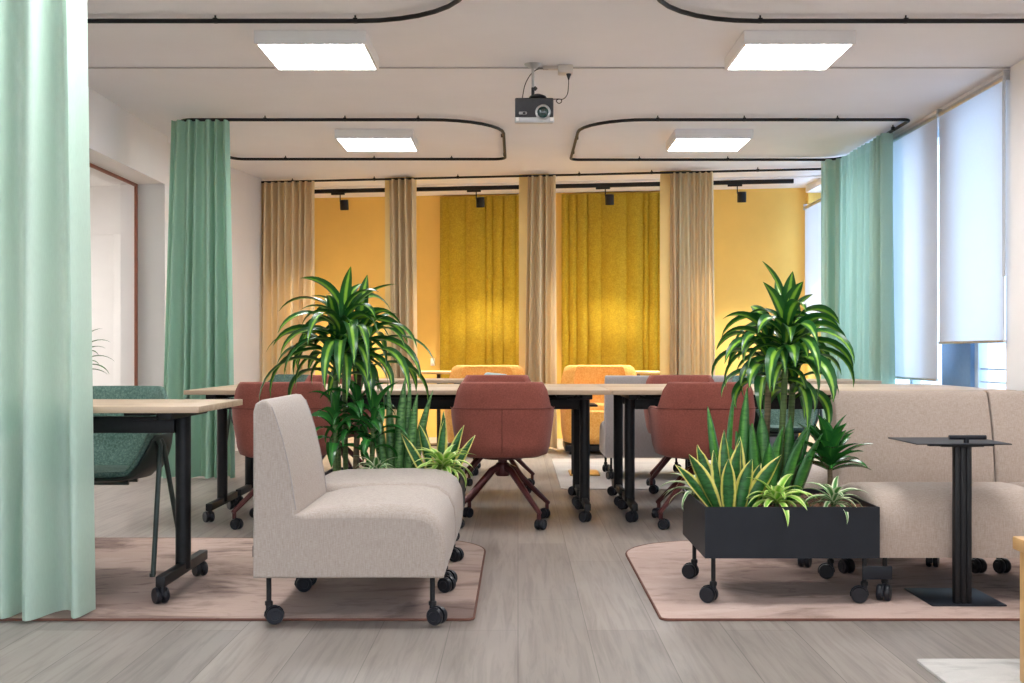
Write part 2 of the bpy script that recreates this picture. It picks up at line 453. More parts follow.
# the bright side room behind the opening
bm = bmesh.new(); b2(bm, -6.2, -3.24, 11.5, 11.62, 0, 2.75)
b2(bm, -6.2, -3.24, 11.485, 11.505, 2.09, 2.108)
structure(link('wall_side_room_rear', bm, 'whitewall', smooth=0))
bm = bmesh.new(); b2(bm, -6.2, -6.08, 4.0, 11.5, 0, 2.75); b2(bm, -6.2, -3.24, 3.9, 4.0, 0, 2.75)
structure(link('wall_side_room', bm, 'whitewall', smooth=0))
bm = bmesh.new(); b2(bm, -6.2, -3.24, 3.9, 11.62, 2.56, 2.75)
structure(link('ceiling_side_room', bm, 'whitewall', smooth=0))
bm = bmesh.new()
b2(bm, -3.9, -3.68, 11.468, 11.488, 0, 2.09, 0.004)
structure(link('trim_1', bm, 'whitewall'))

# rear ochre wall
nx, ny = 0.1547, 0.988
xa, xb = -3.0, 3.4
bm = bmesh.new()
prism(bm, [(xa, back_y(xa, 1.53)), (xb, back_y(xb, 1.53)), (xb, back_y(xb, 1.7)), (xa, back_y(xa, 1.7))], 0, CEIL)
structure(link('wall_back', bm, 'yellow', smooth=0))
# slim pale yellow piers between the bays
for x in (-1.351, 0.010, 1.390):
    bm = bmesh.new()
    L = 0.30
    p = Vector((x, back_y(x, 0.09))); u = Vector((DX, DY)); v = Vector((nx, ny))
    q = [p, p + u * L, p + u * L + v * 0.12, p + v * 0.12]
    prism(bm, [(a.x, a.y) for a in q], 0, CEIL)
    structure(link('wall_pier', bm, 'paleyellow', smooth=0))
# shallow downstand over the bays
bm = bmesh.new()
xl, xr = -2.62, 3.05
prism(bm, [(xl, back_y(xl, 0.62)), (xr, back_y(xr, 0.62)), (xr, back_y(xr, 0.66)), (xl, back_y(xl, 0.66))], CEIL - 0.018, CEIL + 0.01)
structure(link('trim_2', bm, 'ceil', smooth=0))
# cable duct line across the ceiling
bm = bmesh.new(); b2(bm, -2.88, 3.07, 7.42, 7.435, CEIL - 0.008, CEIL + 0.001)
structure(link('trim_3', bm, 'duct', smooth=0))

# window side
bm = bmesh.new()
b2(bm, 3.07, 3.42, -3.2, 7.49, 0, CEIL)
b2(bm, 3.07, 3.42, 7.49, 10.95, 0, 0.42); b2(bm, 3.07, 3.42, 7.49, 10.95, 2.66, CEIL)
b2(bm, 3.07, 3.42, 10.95, 11.45, 0, CEIL)
b2(bm, 3.07, 3.42, 11.45, 12.70, 0, 0.42); b2(bm, 3.07, 3.42, 11.45, 12.70, 2.66, CEIL)
structure(link('wall_right', bm, 'white', smooth=0))
bm = bmesh.new(); b2(bm, 3.10, 3.42, 12.70, 14.2, 0, CEIL)
structure(link('wall_right_rear', bm, 'yellow', smooth=0))
def window(n, y0, y1, bars, panel=None):
    w = bpy.data.objects.new('window_%d' % n, None); COL.objects.link(w); structure(w)
    bm = bmesh.new()
    for a, b in ((y0, y0 + 0.05), (y1 - 0.05, y1)): b2(bm, 3.22, 3.29, a, b, 0.42, 2.66, 0.004)
    b2(bm, 3.22, 3.29, y0 + 0.05, y1 - 0.05, 0.42, 0.48, 0.004); b2(bm, 3.22, 3.29, y0 + 0.05, y1 - 0.05, 2.60, 2.66, 0.004)
    for a in bars: b2(bm, 3.22, 3.29, a - 0.035, a + 0.035, 0.48, 2.60, 0.004)
    link('window_frame', bm, 'paleblue', w)
    bm = bmesh.new(); b2(bm, 3.25, 3.256, y0 + 0.05, y1 - 0.05, 0.48, 2.60)
    link('window_pane', bm, 'glass', w, smooth=0)
    bm = bmesh.new(); b2(bm, 3.03, 3.22, y0, y1, 0.39, 0.42, 0.006)
    link('window_sill', bm, 'white', w)
    if panel:
        bm = bmesh.new(); b2(bm, 3.20, 3.30, panel[0], panel[1], 0.48, 2.60, 0.004)
        link('window_panel', bm, 'greyblue', w)
        bm = bmesh.new()
        for z in (0.74, 0.83): b2(bm, 3.235, 3.275, y0 + 0.05, panel[0], z, z + 0.012)
        link('window_bar', bm, 'paleblue', w)
    return w
window(1, 7.49, 10.95, (8.36, 9.75), (8.42, 8.99))
window(2, 11.45, 12.66, ())

# ---------------------------------------------------------------- ceiling lamps
def lamp(label, x, y, group='square ceiling lamps'):
    t = thing('ceiling_lamp', label, 'ceiling lamp', (x, y, CEIL), 0, group)
    bm = bmesh.new()
    w, h = 0.31, 0.075
    for a, b, c, e in ((-w, w, -w, -w + .018), (-w, w, w - .018, w), (-w, -w + .018, -w + .018, w - .018), (w - .018, w, -w + .018, w - .018)):
        b2(bm, a, b, c, e, -h, 0, 0.0015, 1)
    link('housing', bm, 'lamp', t)
    bm = bmesh.new(); b2(bm, -w + .018, w - .018, -w + .018, w - .018, -h + .004, -h + .016)
    link('diffuser', bm, 'glow', t, smooth=0)
    return t
l0 = lamp('square white ceiling lamp nearest the hanging mint curtain, at front left', -1.15, 6.89)
dup(l0, 'square white ceiling lamp over the far left table, behind the front left one', (-1.15, 9.78, CEIL))
dup(l0, 'square white ceiling lamp at front right, above the beige sofa', (1.56, 6.89, CEIL))
dup(l0, 'square white ceiling lamp at rear right, inside the curtain rail loop by the window', (1.56, 9.78, CEIL))
for i, (x, y) in enumerate(((-1.15, 4.0), (1.56, 4.0), (-1.15, 1.1), (1.56, 1.1), (-1.15, -1.6), (1.56, -1.6))):
    dup(l0, 'square white ceiling lamp of the same row, out of the picture towards the camera', (x, y, CEIL))
t = thing('ceiling_lamp', 'unseen flat ceiling lamp added to brighten the side room behind the left opening', 'ceiling lamp', (-5.2, 9.0, 2.56), 0)  # added lamp, kept out of view, that makes the side room bright
bm = bmesh.new(); b2(bm, -0.3, 0.3, -0.6, 0.6, -0.05, 0.0, 0.003); link('housing', bm, 'lamp', t)
bm = bmesh.new(); b2(bm, -0.28, 0.28, -0.58, 0.58, -0.056, -0.0505); link('diffuser', bm, 'glow2', t, smooth=0)

# ---------------------------------------------------------------- curtain rails
RZ = 2.70
def rail(label, corners, brackets, closed=True, r=0.0125):
    pts = rounded_path(corners) if closed else [(c[0], c[1]) for c in corners]
    t = thing('curtain_rail', label, 'curtain rail', (pts[0][0], pts[0][1], RZ), 0, 'black curtain rails on the ceiling')
    o = Vector((pts[0][0], pts[0][1]))
    bm = bmesh.new(); tube(bm, [(x - o.x, y - o.y, 0) for x, y in pts], r, 10, closed)
    link('rail_tube', bm, 'black', t)
    for x, y in brackets:
        bm = bmesh.new(); cyl(bm, (0, 0, 0.006), (0, 0, CEIL - RZ), 0.005, 10); box(bm, (0, 0, 0.002), (0.026, 0.027, 0.028), 0.005)
        link('bracket', bm, 'black', t, loc=(x - o.x, y - o.y, 0))
    return t
rail('black looped curtain rail at front left, carrying the near mint curtain', [(-2.84, 4.20, 0.15), (-0.25, 4.20, 0.6), (-0.25, 6.29, 0.6), (-2.84, 6.29, 0.15)],
     [(-1.6, 6.29), (-0.86, 6.29), (-0.27, 5.85), (-2.3, 6.29), (-1.9, 4.20), (-1.0, 4.20)])
rail('black looped curtain rail at front right without any curtain', [(0.66, 4.30, 0.6), (3.0, 4.30, 0.15), (3.0, 6.29, 0.15), (0.66, 6.29, 0.6)],
     [(1.28, 6.29), (2.05, 6.29), (2.8, 6.29), (0.68, 5.85), (1.6, 4.30)])
rail('black looped curtain rail at rear left, its front corner above the far green curtain', [(-2.56, 8.94, 0.12), (-0.115, 8.94, 0.55), (-0.115, 10.75, 0.1), (-2.58, 10.75, 0.12)],
     [(-1.9, 8.94), (-1.3, 8.94), (-0.75, 8.94), (-0.125, 9.6), (-0.118, 10.5), (-2.1, 10.75), (-1.3, 10.75), (-0.6, 10.75)])
rail('black looped curtain rail at rear right, reaching the window', [(0.475, 8.94, 0.5), (2.95, 8.94, 0.06), (2.95, 10.78, 0.22), (0.475, 10.78, 0.08)],
     [(1.05, 8.94), (1.7, 8.94), (2.4, 8.94), (0.48, 9.7), (0.48, 10.4), (1.1, 10.78), (1.9, 10.78), (2.93, 9.3), (2.95, 10.1)])
rail('long straight black curtain rail before the yellow bays, carrying the sand curtains', [(-2.68, back_y(-2.68, 0), 0), (2.9, back_y(2.9, 0), 0)],
     [(x, back_y(x, 0)) for x in (-2.3, -1.45, -0.6, 0.6, 1.3, 2.3)], closed=False, r=0.011)

# ---------------------------------------------------------------- curtains
def curtain(label, path, folds, m, amp=0.05, ztop=RZ - 0.006, zbot=0.015, group=None, wbot=1.0, shift=0.0, tape=None, tape_m=None, seed=1, pinch=0.55, bot_amp=1.3, hemdip=0.0):
    rnd = random.Random(seed)
    P = [Vector((x, y)) for x, y in path]
    seg = [(P[i + 1] - P[i]).length for i in range(len(P) - 1)]; L = sum(seg)
    def at(s):
        s = min(max(s, -0.3), L + 0.3); acc = 0
        for i, l in enumerate(seg):
            if s <= acc + l or i == len(seg) - 1:
                u = (P[i + 1] - P[i]) / l
                return P[i] + u * (s - acc), Vector((-u.y, u.x))
            acc += l
    nxs, nz = int(folds * 12), 26
    ph = [rnd.uniform(-0.5, 0.5) for _ in range(int(folds) + 3)]
    am = [rnd.uniform(0.65, 1.25) for _ in range(int(folds) + 3)]
    dr = [rnd.uniform(-0.5, 0.5) for _ in range(int(folds) + 3)]
    def point(i, z):
        s = i / nxs; t = (ztop - z) / (ztop - zbot)
        f = s * folds; k = int(f); fr = f - k
        lerp = lambda A: A[k] * (1 - fr) + A[k + 1] * fr
        ang = 2 * PI * (f + lerp(ph) * 0.35 + lerp(dr) * 0.35 * t)
        w = math.sin(ang); w = math.copysign(abs(w) ** 0.8, w)
        a = amp * lerp(am) * (pinch + (bot_amp - pinch) * t ** 0.7)
        ss = L * (0.5 + (s - 0.5) * (1 + (wbot - 1) * t)) + shift * t + 0.25 * amp * math.sin(ang * 0.5 + seed) * t
        p, n = at(ss); p = p + n * (a * w + 0.3 * amp * t * math.sin(2.3 * s * folds + seed))
        return Vector((p.x, p.y, z))
    def sheet(z1, z0, nz, off=0.0):
        bm = bmesh.new(); rows = []
        for j in range(nz + 1):
            z = z1 + (z0 - z1) * j / nz
            rows.append([bm.verts.new(point(i, z)) for i in range(nxs + 1)])
        for A, B in zip(rows, rows[1:]):
            for i in range(nxs): bm.faces.new((A[i], A[i + 1], B[i + 1], B[i]))
        if off:
            bmesh.ops.recalc_face_normals(bm, faces=bm.faces)
        return bm
    c0 = at(L / 2)[0]
    top = ztop - (tape or 0)
    if tape:
        t = thing('curtain', label, 'curtain', (0, 0, 0), 0, group)
        link('cloth', sheet(top, zbot, nz), m, t, smooth=75)
        link('heading_tape', sheet(ztop, top, 2), tape_m, t, smooth=75)
    else:
        t = thing('curtain', label, 'curtain', (0, 0, 0), 0, group)
        link('cloth', sheet(ztop, zbot + 0.09, nz), m, t, smooth=75)
        link('hem', sheet(zbot + 0.09, zbot, 2), m, t, smooth=75)
    return t

curtain('tall mint green curtain hanging closest, filling the left edge of the photo', [(-2.7, 4.14), (-1.55, 4.23)], 9.0, 'mint', 0.07, seed=6, wbot=1.03, shift=0.01, pinch=0.8, bot_amp=1.1, group='green curtains')
curtain('gathered sage green curtain beside the brown framed opening, behind the near table', [(-2.60, 8.93), (-2.17, 8.93)], 6, 'green', 0.062, seed=9, wbot=1.30, shift=-0.02, group='green curtains', tape=0.06, tape_m='green')
curtain('sage green curtain at the window, drawn along the rear right rail', [(2.935, 9.42), (2.93, 10.5), (2.90, 10.70), (2.74, 10.78)], 13, 'green2', 0.062, seed=4, group='green curtains', tape=0.085, tape_m='greentape', zbot=0.02, pinch=0.75, bot_amp=1.1, ztop=RZ - 0.006)
for lab, x0, x1, f, wb, sh, sd in (
    ('sand coloured curtain against the left wall, leftmost before the yellow bays', -2.63, -2.06, 8, 1.0, 0.0, 3),
    ('sand coloured narrow curtain just right of the tall left dracaena', -1.30, -1.03, 4, 0.98, 0.04, 5),
    ('sand coloured curtain hanging between the two mustard felt panels', 0.10, 0.375, 4, 1.2, -0.02, 8),
    ('sand coloured curtain right of the second mustard felt panel', 1.475, 1.885, 7, 1.02, 0.01, 12)):
    curtain(lab, [(x0, back_y(x0, 0)), (x1, back_y(x1, 0))], f, 'beige', 0.062, seed=sd, wbot=wb, shift=sh, group='sand curtains before the yellow bays', tape=0.08, tape_m='beige', bot_amp=1.2, pinch=0.75)

# ---------------------------------------------------------------- mustard felt wall panels
def felt_panel(label, x0, x1, grooves, seed):
    u = Vector((DX, DY)); v = Vector((nx, ny))
    p0 = Vector((x0, back_y(x0, 1.52))); Lx = (x1 - x0) / DX
    prof = [(0, 0.002), (0, -0.05)]
    for a, dep in grooves:
        prof += [(a - 0.014, -0.055), (a - 0.004, -0.055 + dep), (a + 0.004, -0.055 + dep), (a + 0.014, -0.055)]
    prof += [(Lx, -0.05), (Lx, 0.002)]
    bm = bmesh.new()
    prism(bm, [((p0 + u * a + v * b).x - p0.x, (p0 + u * a + v * b).y - p0.y) for a, b in prof], 0, 2.325)
    o = link('acoustic_panel', bm, 'panel', smooth=30)
    o.location = (p0.x, p0.y, 0.38)
    return tag(o, label, 'acoustic panel', 'mustard felt wall panels')
felt_panel('mustard yellow felt wall panel with vertical grooves, left of the middle sand curtain', -0.87, 0.22, [(0.10, .012), (0.29, .02), (0.52, .03), (0.60, .03), (0.72, .03), (0.86, .02), (0.98, .02)], 1)
felt_panel('mustard yellow felt wall panel with vertical grooves, right of the middle sand curtain', 0.49, 1.66, [(0.08, .03), (0.17, .03), (0.29, .03), (0.44, .015), (0.72, .015), (0.90, .03), (0.96, .03), (1.06, .02)], 2)
bm = bmesh.new(); box(bm, (0, 0, 0), (0.045, 0.012, 0.085), 0.004); box(bm, (0, -0.008, 0), (0.025, 0.008, 0.05), 0.003)
o = link('light_switch', bm, 'whitewall'); o.location = (-0.965, back_y(-0.965, 1.52) + 0.0, 0.85); o.rotation_euler = (0, 0, -0.155)
tag(o, 'small white light switch on the yellow wall left of a mustard panel', 'light switch')

# ---------------------------------------------------------------- track with spotlights
xs, xe = -2.45, 2.82
def tr_y(x): return back_y(x, 0.84)
bm = bmesh.new()
p, q = Vector((xs, tr_y(xs), CEIL - 0.022)), Vector((xe, tr_y(xe), CEIL - 0.022))
box(bm, (p + q) / 2, ((q - p).length, 0.036, 0.042), 0.003, 1, Matrix.Rotation(-0.155, 4, 'Z'))
tag(link('light_track', bm, 'black'), 'long black light track on the ceiling before the yellow wall', 'light track')
spots = []
for x, lab in ((-1.93, 'black track spotlight in the leftmost yellow bay'), (-0.445, 'black track spotlight above the left mustard panel'),
               (0.915, 'black track spotlight above the right mustard panel'), (2.26, 'black track spotlight in the bay nearest the window')):
    t = thing('spotlight', lab, 'spotlight', (x, tr_y(x), CEIL - 0.043), -0.155, 'black spotlights on the light track')
    bm = bmesh.new(); b2(bm, -0.10, 0.05, -0.016, 0.016, -0.02, 0, 0.003)
    link('adapter', bm, 'black', t)
    bm = bmesh.new(); cyl(bm, (0, 0, -0.02), (0, 0, -0.09), 0.006, 10); b2(bm, -0.004, 0.05, -0.008, 0.008, -0.095, -0.075, 0.002)
    link('stem', bm, 'black', t)
    R = Matrix.Rotation(math.radians(10), 4, 'X')
    bm = bmesh.new(); lathe(bm, [(0.0, 0.05), (0.040, 0.05), (0.046, 0.045), (0.046, -0.056), (0.043, -0.06), (0.036, -0.06), (0.034, -0.035), (0.0, -0.035)][::-1], (0.045, 0, -0.125), 24, R)
    link('lamp_head', bm, 'black', t)
    bm = bmesh.new(); lathe(bm, [(0, -0.037), (0.0335, -0.037), (0.0335, -0.034), (0, -0.034)], (0.045, 0, -0.125), 20, R)
    link('lens', bm, 'spotglow', t)
    ld = bpy.data.lights.new('spot_beam', 'SPOT'); ld.energy = 380; ld.color = (1.0, 0.87, 0.68)
    ld.spot_size = math.radians(92); ld.spot_blend = 0.85; ld.shadow_soft_size = 0.03
    lo = bpy.data.objects.new('spot_beam', ld); COL.objects.link(lo); lo.parent = t
    lo.location = (0.045, 0.03, -0.21); lo.rotation_euler = (math.radians(-11), 0, 0)

# ---------------------------------------------------------------- projector
t = thing('projector', 'black and silver projector hanging from the ceiling between the lamps', 'projector', (0.102, 7.30, CEIL), 0)
bm = bmesh.new(); b2(bm, -0.120, 0.112, -0.14, 0.14, -0.345, -0.225, 0.008, 3)
link('body', bm, 'dark', t)
bm = bmesh.new(); b2(bm, -0.122, 0.114, -0.142, 0.14, -0.376, -0.336, 0.008, 3)
link('base_trim', bm, 'silver', t)
bm = bmesh.new()
RX = Matrix.Rotation(PI / 2, 4, 'X')
lathe(bm, [(0.030, -0.01), (0.046, 0.0), (0.047, 0.012), (0.040, 0.022), (0.034, 0.016), (0.034, -0.01)], (0.048, -0.14, -0.310), 32, RX)
link('lens_ring', bm, 'silver', t)
bm = bmesh.new(); lathe(bm, [(0, 0.012), (0.02, 0.010), (0.034, 0.004), (0.034, -0.02), (0, -0.02)][::-1], (0.048, -0.14, -0.310), 28, RX)
link('lens', bm, 'lens', t)
bm = bmesh.new(); b2(bm, -0.097, -0.048, -0.144, -0.135, -0.323, -0.306, 0.006, 3); link('sensor_window', bm, 'silver', t)
bm = bmesh.new(); b2(bm, -0.074, -0.056, -0.147, -0.140, -0.320, -0.309, 0.003, 2); link('sensor_eye', bm, 'rubber', t)
for x in (-0.105, 0.10):
    bm = bmesh.new(); b2(bm, x - 0.008, x + 0.008, -0.1455, -0.138, -0.362, -0.340, 0.002); link('badge', bm, 'whitewall', t)
bm = bmesh.new(); lathe(bm, [(0.012, -0.028), (0.05, -0.008), (0.055, 0.0)], (-0.01, 0.05, 0), 24)
cyl(bm, (-0.01, 0.05, -0.01), (-0.01, 0.05, -0.16), 0.0085, 12)
link('ceiling_mount', bm, 'silver', t)
bm = bmesh.new(); cyl(bm, (-0.01, 0.05, -0.145), (-0.01, 0.05, -0.2), 0.010, 12); lathe(bm, [(0.055, -0.212), (0.05, -0.203), (0.018, -0.190), (0, -0.190)], (0.02, 0.03, 0), 20)
box(bm, (0.004, 0.03, -0.155), (0.022, 0.022, 0.022), 0.004, 2, Matrix.Rotation(0.7, 4, 'Y'))
link('mount_joint', bm, 'dark', t)
bm = bmesh.new()
tube(bm, catmull([(0.085, 0.10, -0.02), (0.03, 0.08, -0.022), (0.0, 0.06, -0.04), (-0.03, 0.06, -0.07), (-0.06, 0.06, -0.13), (-0.075, 0.07, -0.206)]), 0.0028, 8)
link('signal_cable', bm, 'rubber', t)
bm = bmesh.new()
tube(bm, catmull([(0.213, 0.10, -0.075), (0.212, 0.10, -0.12), (0.205, 0.09, -0.175), (0.18, 0.08, -0.208), (0.15, 0.07, -0.212), (0.135, 0.07, -0.222), (0.15, 0.07, -0.238), (0.168, 0.07, -0.228), (0.16, 0.07, -0.212), (0.11, 0.07, -0.212)]), 0.0028, 8)
lathe(bm, [(0.004, -0.085), (0.007, -0.075), (0.015, -0.055), (0.016, -0.048)], (0.213, 0.10, 0), 12)
link('power_cable', bm, 'rubber', t)
TILT = Matrix.Translation((0, 0, -0.27)) @ Matrix.Rotation(math.radians(10), 4, 'X') @ Matrix.Translation((0, 0, 0.27))
for o in list(bpy.data.objects):
    if o.parent == t and o.name.split('.')[0] in ('body', 'base_trim', 'lens_ring', 'lens', 'sensor_window', 'sensor_eye', 'badge'): o.data.transform(TILT)
t = thing('junction_box', 'small cream socket box on the ceiling beside the projector', 'socket box', (0.295, 7.40, CEIL), 0)
bm = bmesh.new(); b2(bm, -0.045, 0.045, -0.05, 0.05, -0.048, 0, 0.006); link('cover', bm, 'cream', t)
bm = bmesh.new(); b2(bm, -0.14, -0.046, -0.02, 0.02, -0.022, 0, 0.004); link('conduit', bm, 'cream', t)

# ---------------------------------------------------------------- roller blinds
def blind(label, y0, y1, z0, group='white roller blinds', x=3.045, chain=False, ztop=2.645):
    t = thing('roller_blind', label, 'roller blind', (x, (y0 + y1) / 2, ztop), 0, group)
    h = (y1 - y0) / 2
    bm = bmesh.new(); b2(bm, -0.0008, 0.0008, -h + .015, h - .015, z0 - ztop, 0.01); link('cloth', bm, 'blind', t, smooth=0)
    bm = bmesh.new(); cyl(bm, (0.012, -h, 0.03), (0.012, h, 0.03), 0.021, 20)
    link('roller_tube', bm, 'steel', t)
    bm = bmesh.new(); cyl(bm, (0, -h + .01, z0 - ztop), (0, h - .01, z0 - ztop), 0.010, 12); link('bottom_bar', bm, 'steel', t)
    for s in (-1, 1):
        bm = bmesh.new(); b2(bm, -0.014, 0.03, s * h - 0.004, s * h + 0.004, 0.005, 0.07, 0.003)
        link('bracket', bm, 'silver', t)
    if chain:
        bm = bmesh.new()
        for dy in (-0.02, 0.012): cyl(bm, (-0.012, -h + dy, 0.03), (-0.012, -h + dy, -1.22), 0.004, 8)
        link('pull_chain', bm, 'silver', t)
    return t
blind('white roller blind closest to the camera, stopping above the blue grey panel', 7.43, 8.615, 1.02, chain=True)
blind('white roller blind between the green curtain and the closest blind, reaching lower', 8.625, 9.86, 0.75)
blind('white roller blind far back beside the yellow wall, right of the sand curtains', 11.5, 12.62, 1.2, x=3.04, ztop=2.46)

# ---------------------------------------------------------------- casters
def caster_bm(r=0.031, a=0.0, w=0.052):
    """twin wheel caster, floor at z = 0, stem at the origin"""
    bm = bmesh.new(); R = Matrix.Rotation(a, 4, 'Z'); RXa = R @ Matrix.Rotation(PI / 2, 4, 'X')
    off = R @ Vector((0.018, 0, 0))
    for s in (-1, 1):
        c = off + R @ Vector((0, s * w * 0.28, 0)) + Vector((0, 0, r))
        k = w * 0.19
        lathe(bm, [(0, -k), (r * 0.55, -k), (r * 0.9, -k), (r, -k * 0.5), (r, k * 0.5), (r * 0.9, k), (r * 0.55, k), (r * 0.5, k * 1.25), (0, k * 1.25)], c, 22, RXa)
    hood = []
    for k in range(9):
        t = math.radians(-15 + k * 25); hood.append((math.cos(t) * r * 1.12, math.sin(t) * r * 1.12))
    sec = [(0.0, 0.0)] + hood
    v0 = [bm.verts.new(off + R @ Vector((p, -w * 0.075, 0)) + Vector((0, 0, r + q))) for p, q in sec]
    v1 = [bm.verts.new(off + R @ Vector((p, w * 0.075, 0)) + Vector((0, 0, r + q))) for p, q in sec]
    n = len(sec)
    bm.faces.new(v0); bm.faces.new(v1[::-1])
    for i in range(n): bm.faces.new((v0[i], v0[(i + 1) % n], v1[(i + 1) % n], v1[i]))
    tube(bm, [(0, 0, r * 1.2), (0, 0, r * 2.35)], r * 0.36, 14)
    return bm
CM = {}
def caster(parent, loc, a=0.0, r=0.031, m='rubber'):
    key = (round(a, 2), r, m)
    if key not in CM:
        o = link('caster', caster_bm(r, a), m, parent, loc=loc); CM[key] = o.data; return o
    o = bpy.data.objects.new('caster', CM[key]); COL.objects.link(o); o.parent = parent; o.location = loc
    return o

# ---------------------------------------------------------------- lounge units
PROF = [(0.0, .166), (0.0, .40), (0.0, .60), (0.0, .735), (0.008, .762), (0.028, .775), (0.048, .772), (0.064, .752), (0.078, .715), (0.100, .645), (0.120, .56), (0.136, .47), (0.148, .385),
        (0.170, .390), (0.21, .402), (0.30, .414), (0.42, .418), (0.53, .415), (0.59, .403), (0.630, .374), (0.652, .325), (0.658, .27), (0.656, .21), (0.650, .166)]
PROFR = [.010, .012, .012, .012, .012, .012, .010, .010, .010, .010, .010, .012, .016, .022, .032, .042, .046, .046, .042, .036, .034, .03, .022, .012]
PROF2 = [(0.0, .166), (0.0, .28), (0.006, .335), (0.028, .38), (0.07, .402), (0.14, .413), (0.28, .416), (0.42, .418), (0.53, .415), (0.59, .403), (0.630, .374), (0.652, .325), (0.658, .27), (0.656, .21), (0.650, .166)]
PROF2R = [.012, .03, .034, .036, .038] + [.04] * 4 + [.038, .036, .034, .03, .022, .012]
def lounge(label, cat, loc, rz, m, back=True, name='lounge_armchair', group=None, seam=True):
    """unit with its rear at local x = 0 and its near flank at local y = 0, front towards +x"""
    t = thing(name, label, cat, loc, rz, group)
    W = 0.655
    bm = bmesh.new(); soft_extrude(bm, PROF if back else PROF2, W, PROFR if back else PROF2R, 5)
    link('upholstered_body' if back else 'upholstered_seat', bm, m, t, smooth=50)
    if back and seam:
        for y in (0.006, W - 0.006):
            bm = bmesh.new()
            tube(bm, [(x, y - (0.003 if y < 0.1 else -0.003), z) for x, z in [(0.064, .752), (0.078, .715), (0.100, .645), (0.120, .56), (0.136, .47), (0.146, .40)]], 0.0022, 6)
            link('seam', bm, 'greycloth', t)
    for x in (0.045, 0.61):
        for y in (0.048, W - 0.048):
            bm = bmesh.new(); cyl(bm, (x, y, 0.058), (x, y, 0.185), 0.009, 12); lathe(bm, [(0.014, 0.066), (0.014, 0.078), (0.009, 0.082)], (x, y, 0), 14)
            lg = link('leg', bm, 'black', t)
            caster(lg, (x, y, 0), 0.35 if x < 0.3 else -0.5, 0.031)
    bm = bmesh.new(); b2(bm, 0.09, 0.57, 0.09, W - 0.09, 0.158, 0.172, 0.002); link('underframe', bm, 'black', t)
    if back:
        bm = bmesh.new(); b2(bm, -0.006, 0.012, 0.02, 0.06, 0.235, 0.275, 0.003); link('back_clip', bm, 'black', t)
    return t
lounge('beige lounge armchair seen from its side, standing at the front of the left rug', 'armchair', (-0.905, 4.06, 0.008), 0, 'linen')
lounge('backless beige seat between the side-on armchair and the left planter', 'pouf', (-0.905, 4.745, 0.008), 0, 'linen', False, 'pouf')
R90 = -PI / 2                           # front towards the camera
lounge('sand beige sofa seat behind the black side table, right of the planter', 'sofa', (1.343, 5.122, 0.008), R90, 'sofa', True, 'sofa_unit', 'sand sofa units', False)
lounge('sand beige sofa seat cut by the right edge of the photo', 'sofa', (2.004, 5.122, 0.008), R90, 'sofa', True, 'sofa_unit', 'sand sofa units', False)
lounge('backless beige seat glimpsed between the right planter and the sofa', 'pouf', (1.215, 5.83, 0.008), R90, 'linen', False, 'pouf')
lounge('grey lounge seat showing its back, left of the pair behind the right table', 'armchair', (0.645 + 0.655, 8.80, 0.006), PI / 2, 'greycloth', True, 'lounge_armchair', 'grey lounge seats', False)
lounge('grey lounge seat showing its back, right of the pair behind the right table', 'armchair', (1.31 + 0.655, 8.85, 0.006), PI / 2, 'greycloth', True, 'lounge_armchair', 'grey lounge seats', False)
# connector plate joining planter and sofa legs is part of the planter (see below)

# ---------------------------------------------------------------- rugs
def rug(label, corners, m, edge='rugedge', z=0.008, name='rug', group=None):
    pts = rounded_path(corners, 12)
    t = thing(name, label, 'rug', (0, 0, 0), 0, group)
    bm = bmesh.new(); prism(bm, pts, 0.0006, z); link('pile', bm, m, t, smooth=20)
    if edge:
        bm = bmesh.new(); tube(bm, [(x, y, z * 0.55) for x, y in pts], z * 0.62, 8, True); link('binding', bm, edge, t)
    return t
rug('rose beige rug with brown blotches under the side-on armchair and near table', [(-2.75, 4.19, 0.02), (-0.157, 4.19, 0.03), (-0.157, 6.03, 0.40), (-2.75, 6.03, 0.3)], 'rugL', group='rose rugs with dark binding')
rug('rose beige rug under the right planter and sand sofa', [(0.505, 4.19, 0.03), (2.95, 4.19, 0.03), (2.95, 5.95, 0.3), (0.505, 5.95, 0.42)], 'rugR', group='rose rugs with dark binding')
rug('cream rug corner in the bottom right of the photo', [(1.215, 1.9, 0.02), (2.9, 1.9, 0.02), (2.9, 3.64, 0.02), (1.215, 3.64, 0.02)], 'palerug', None)
rug('pale grey rug under the grey lounge seats by the yellow bays', [(0.30, 8.25, 0.05), (2.75, 8.25, 0.05), (2.75, 10.6, 0.05), (0.30, 10.6, 0.05)], 'lounge_rug', None, 0.006)

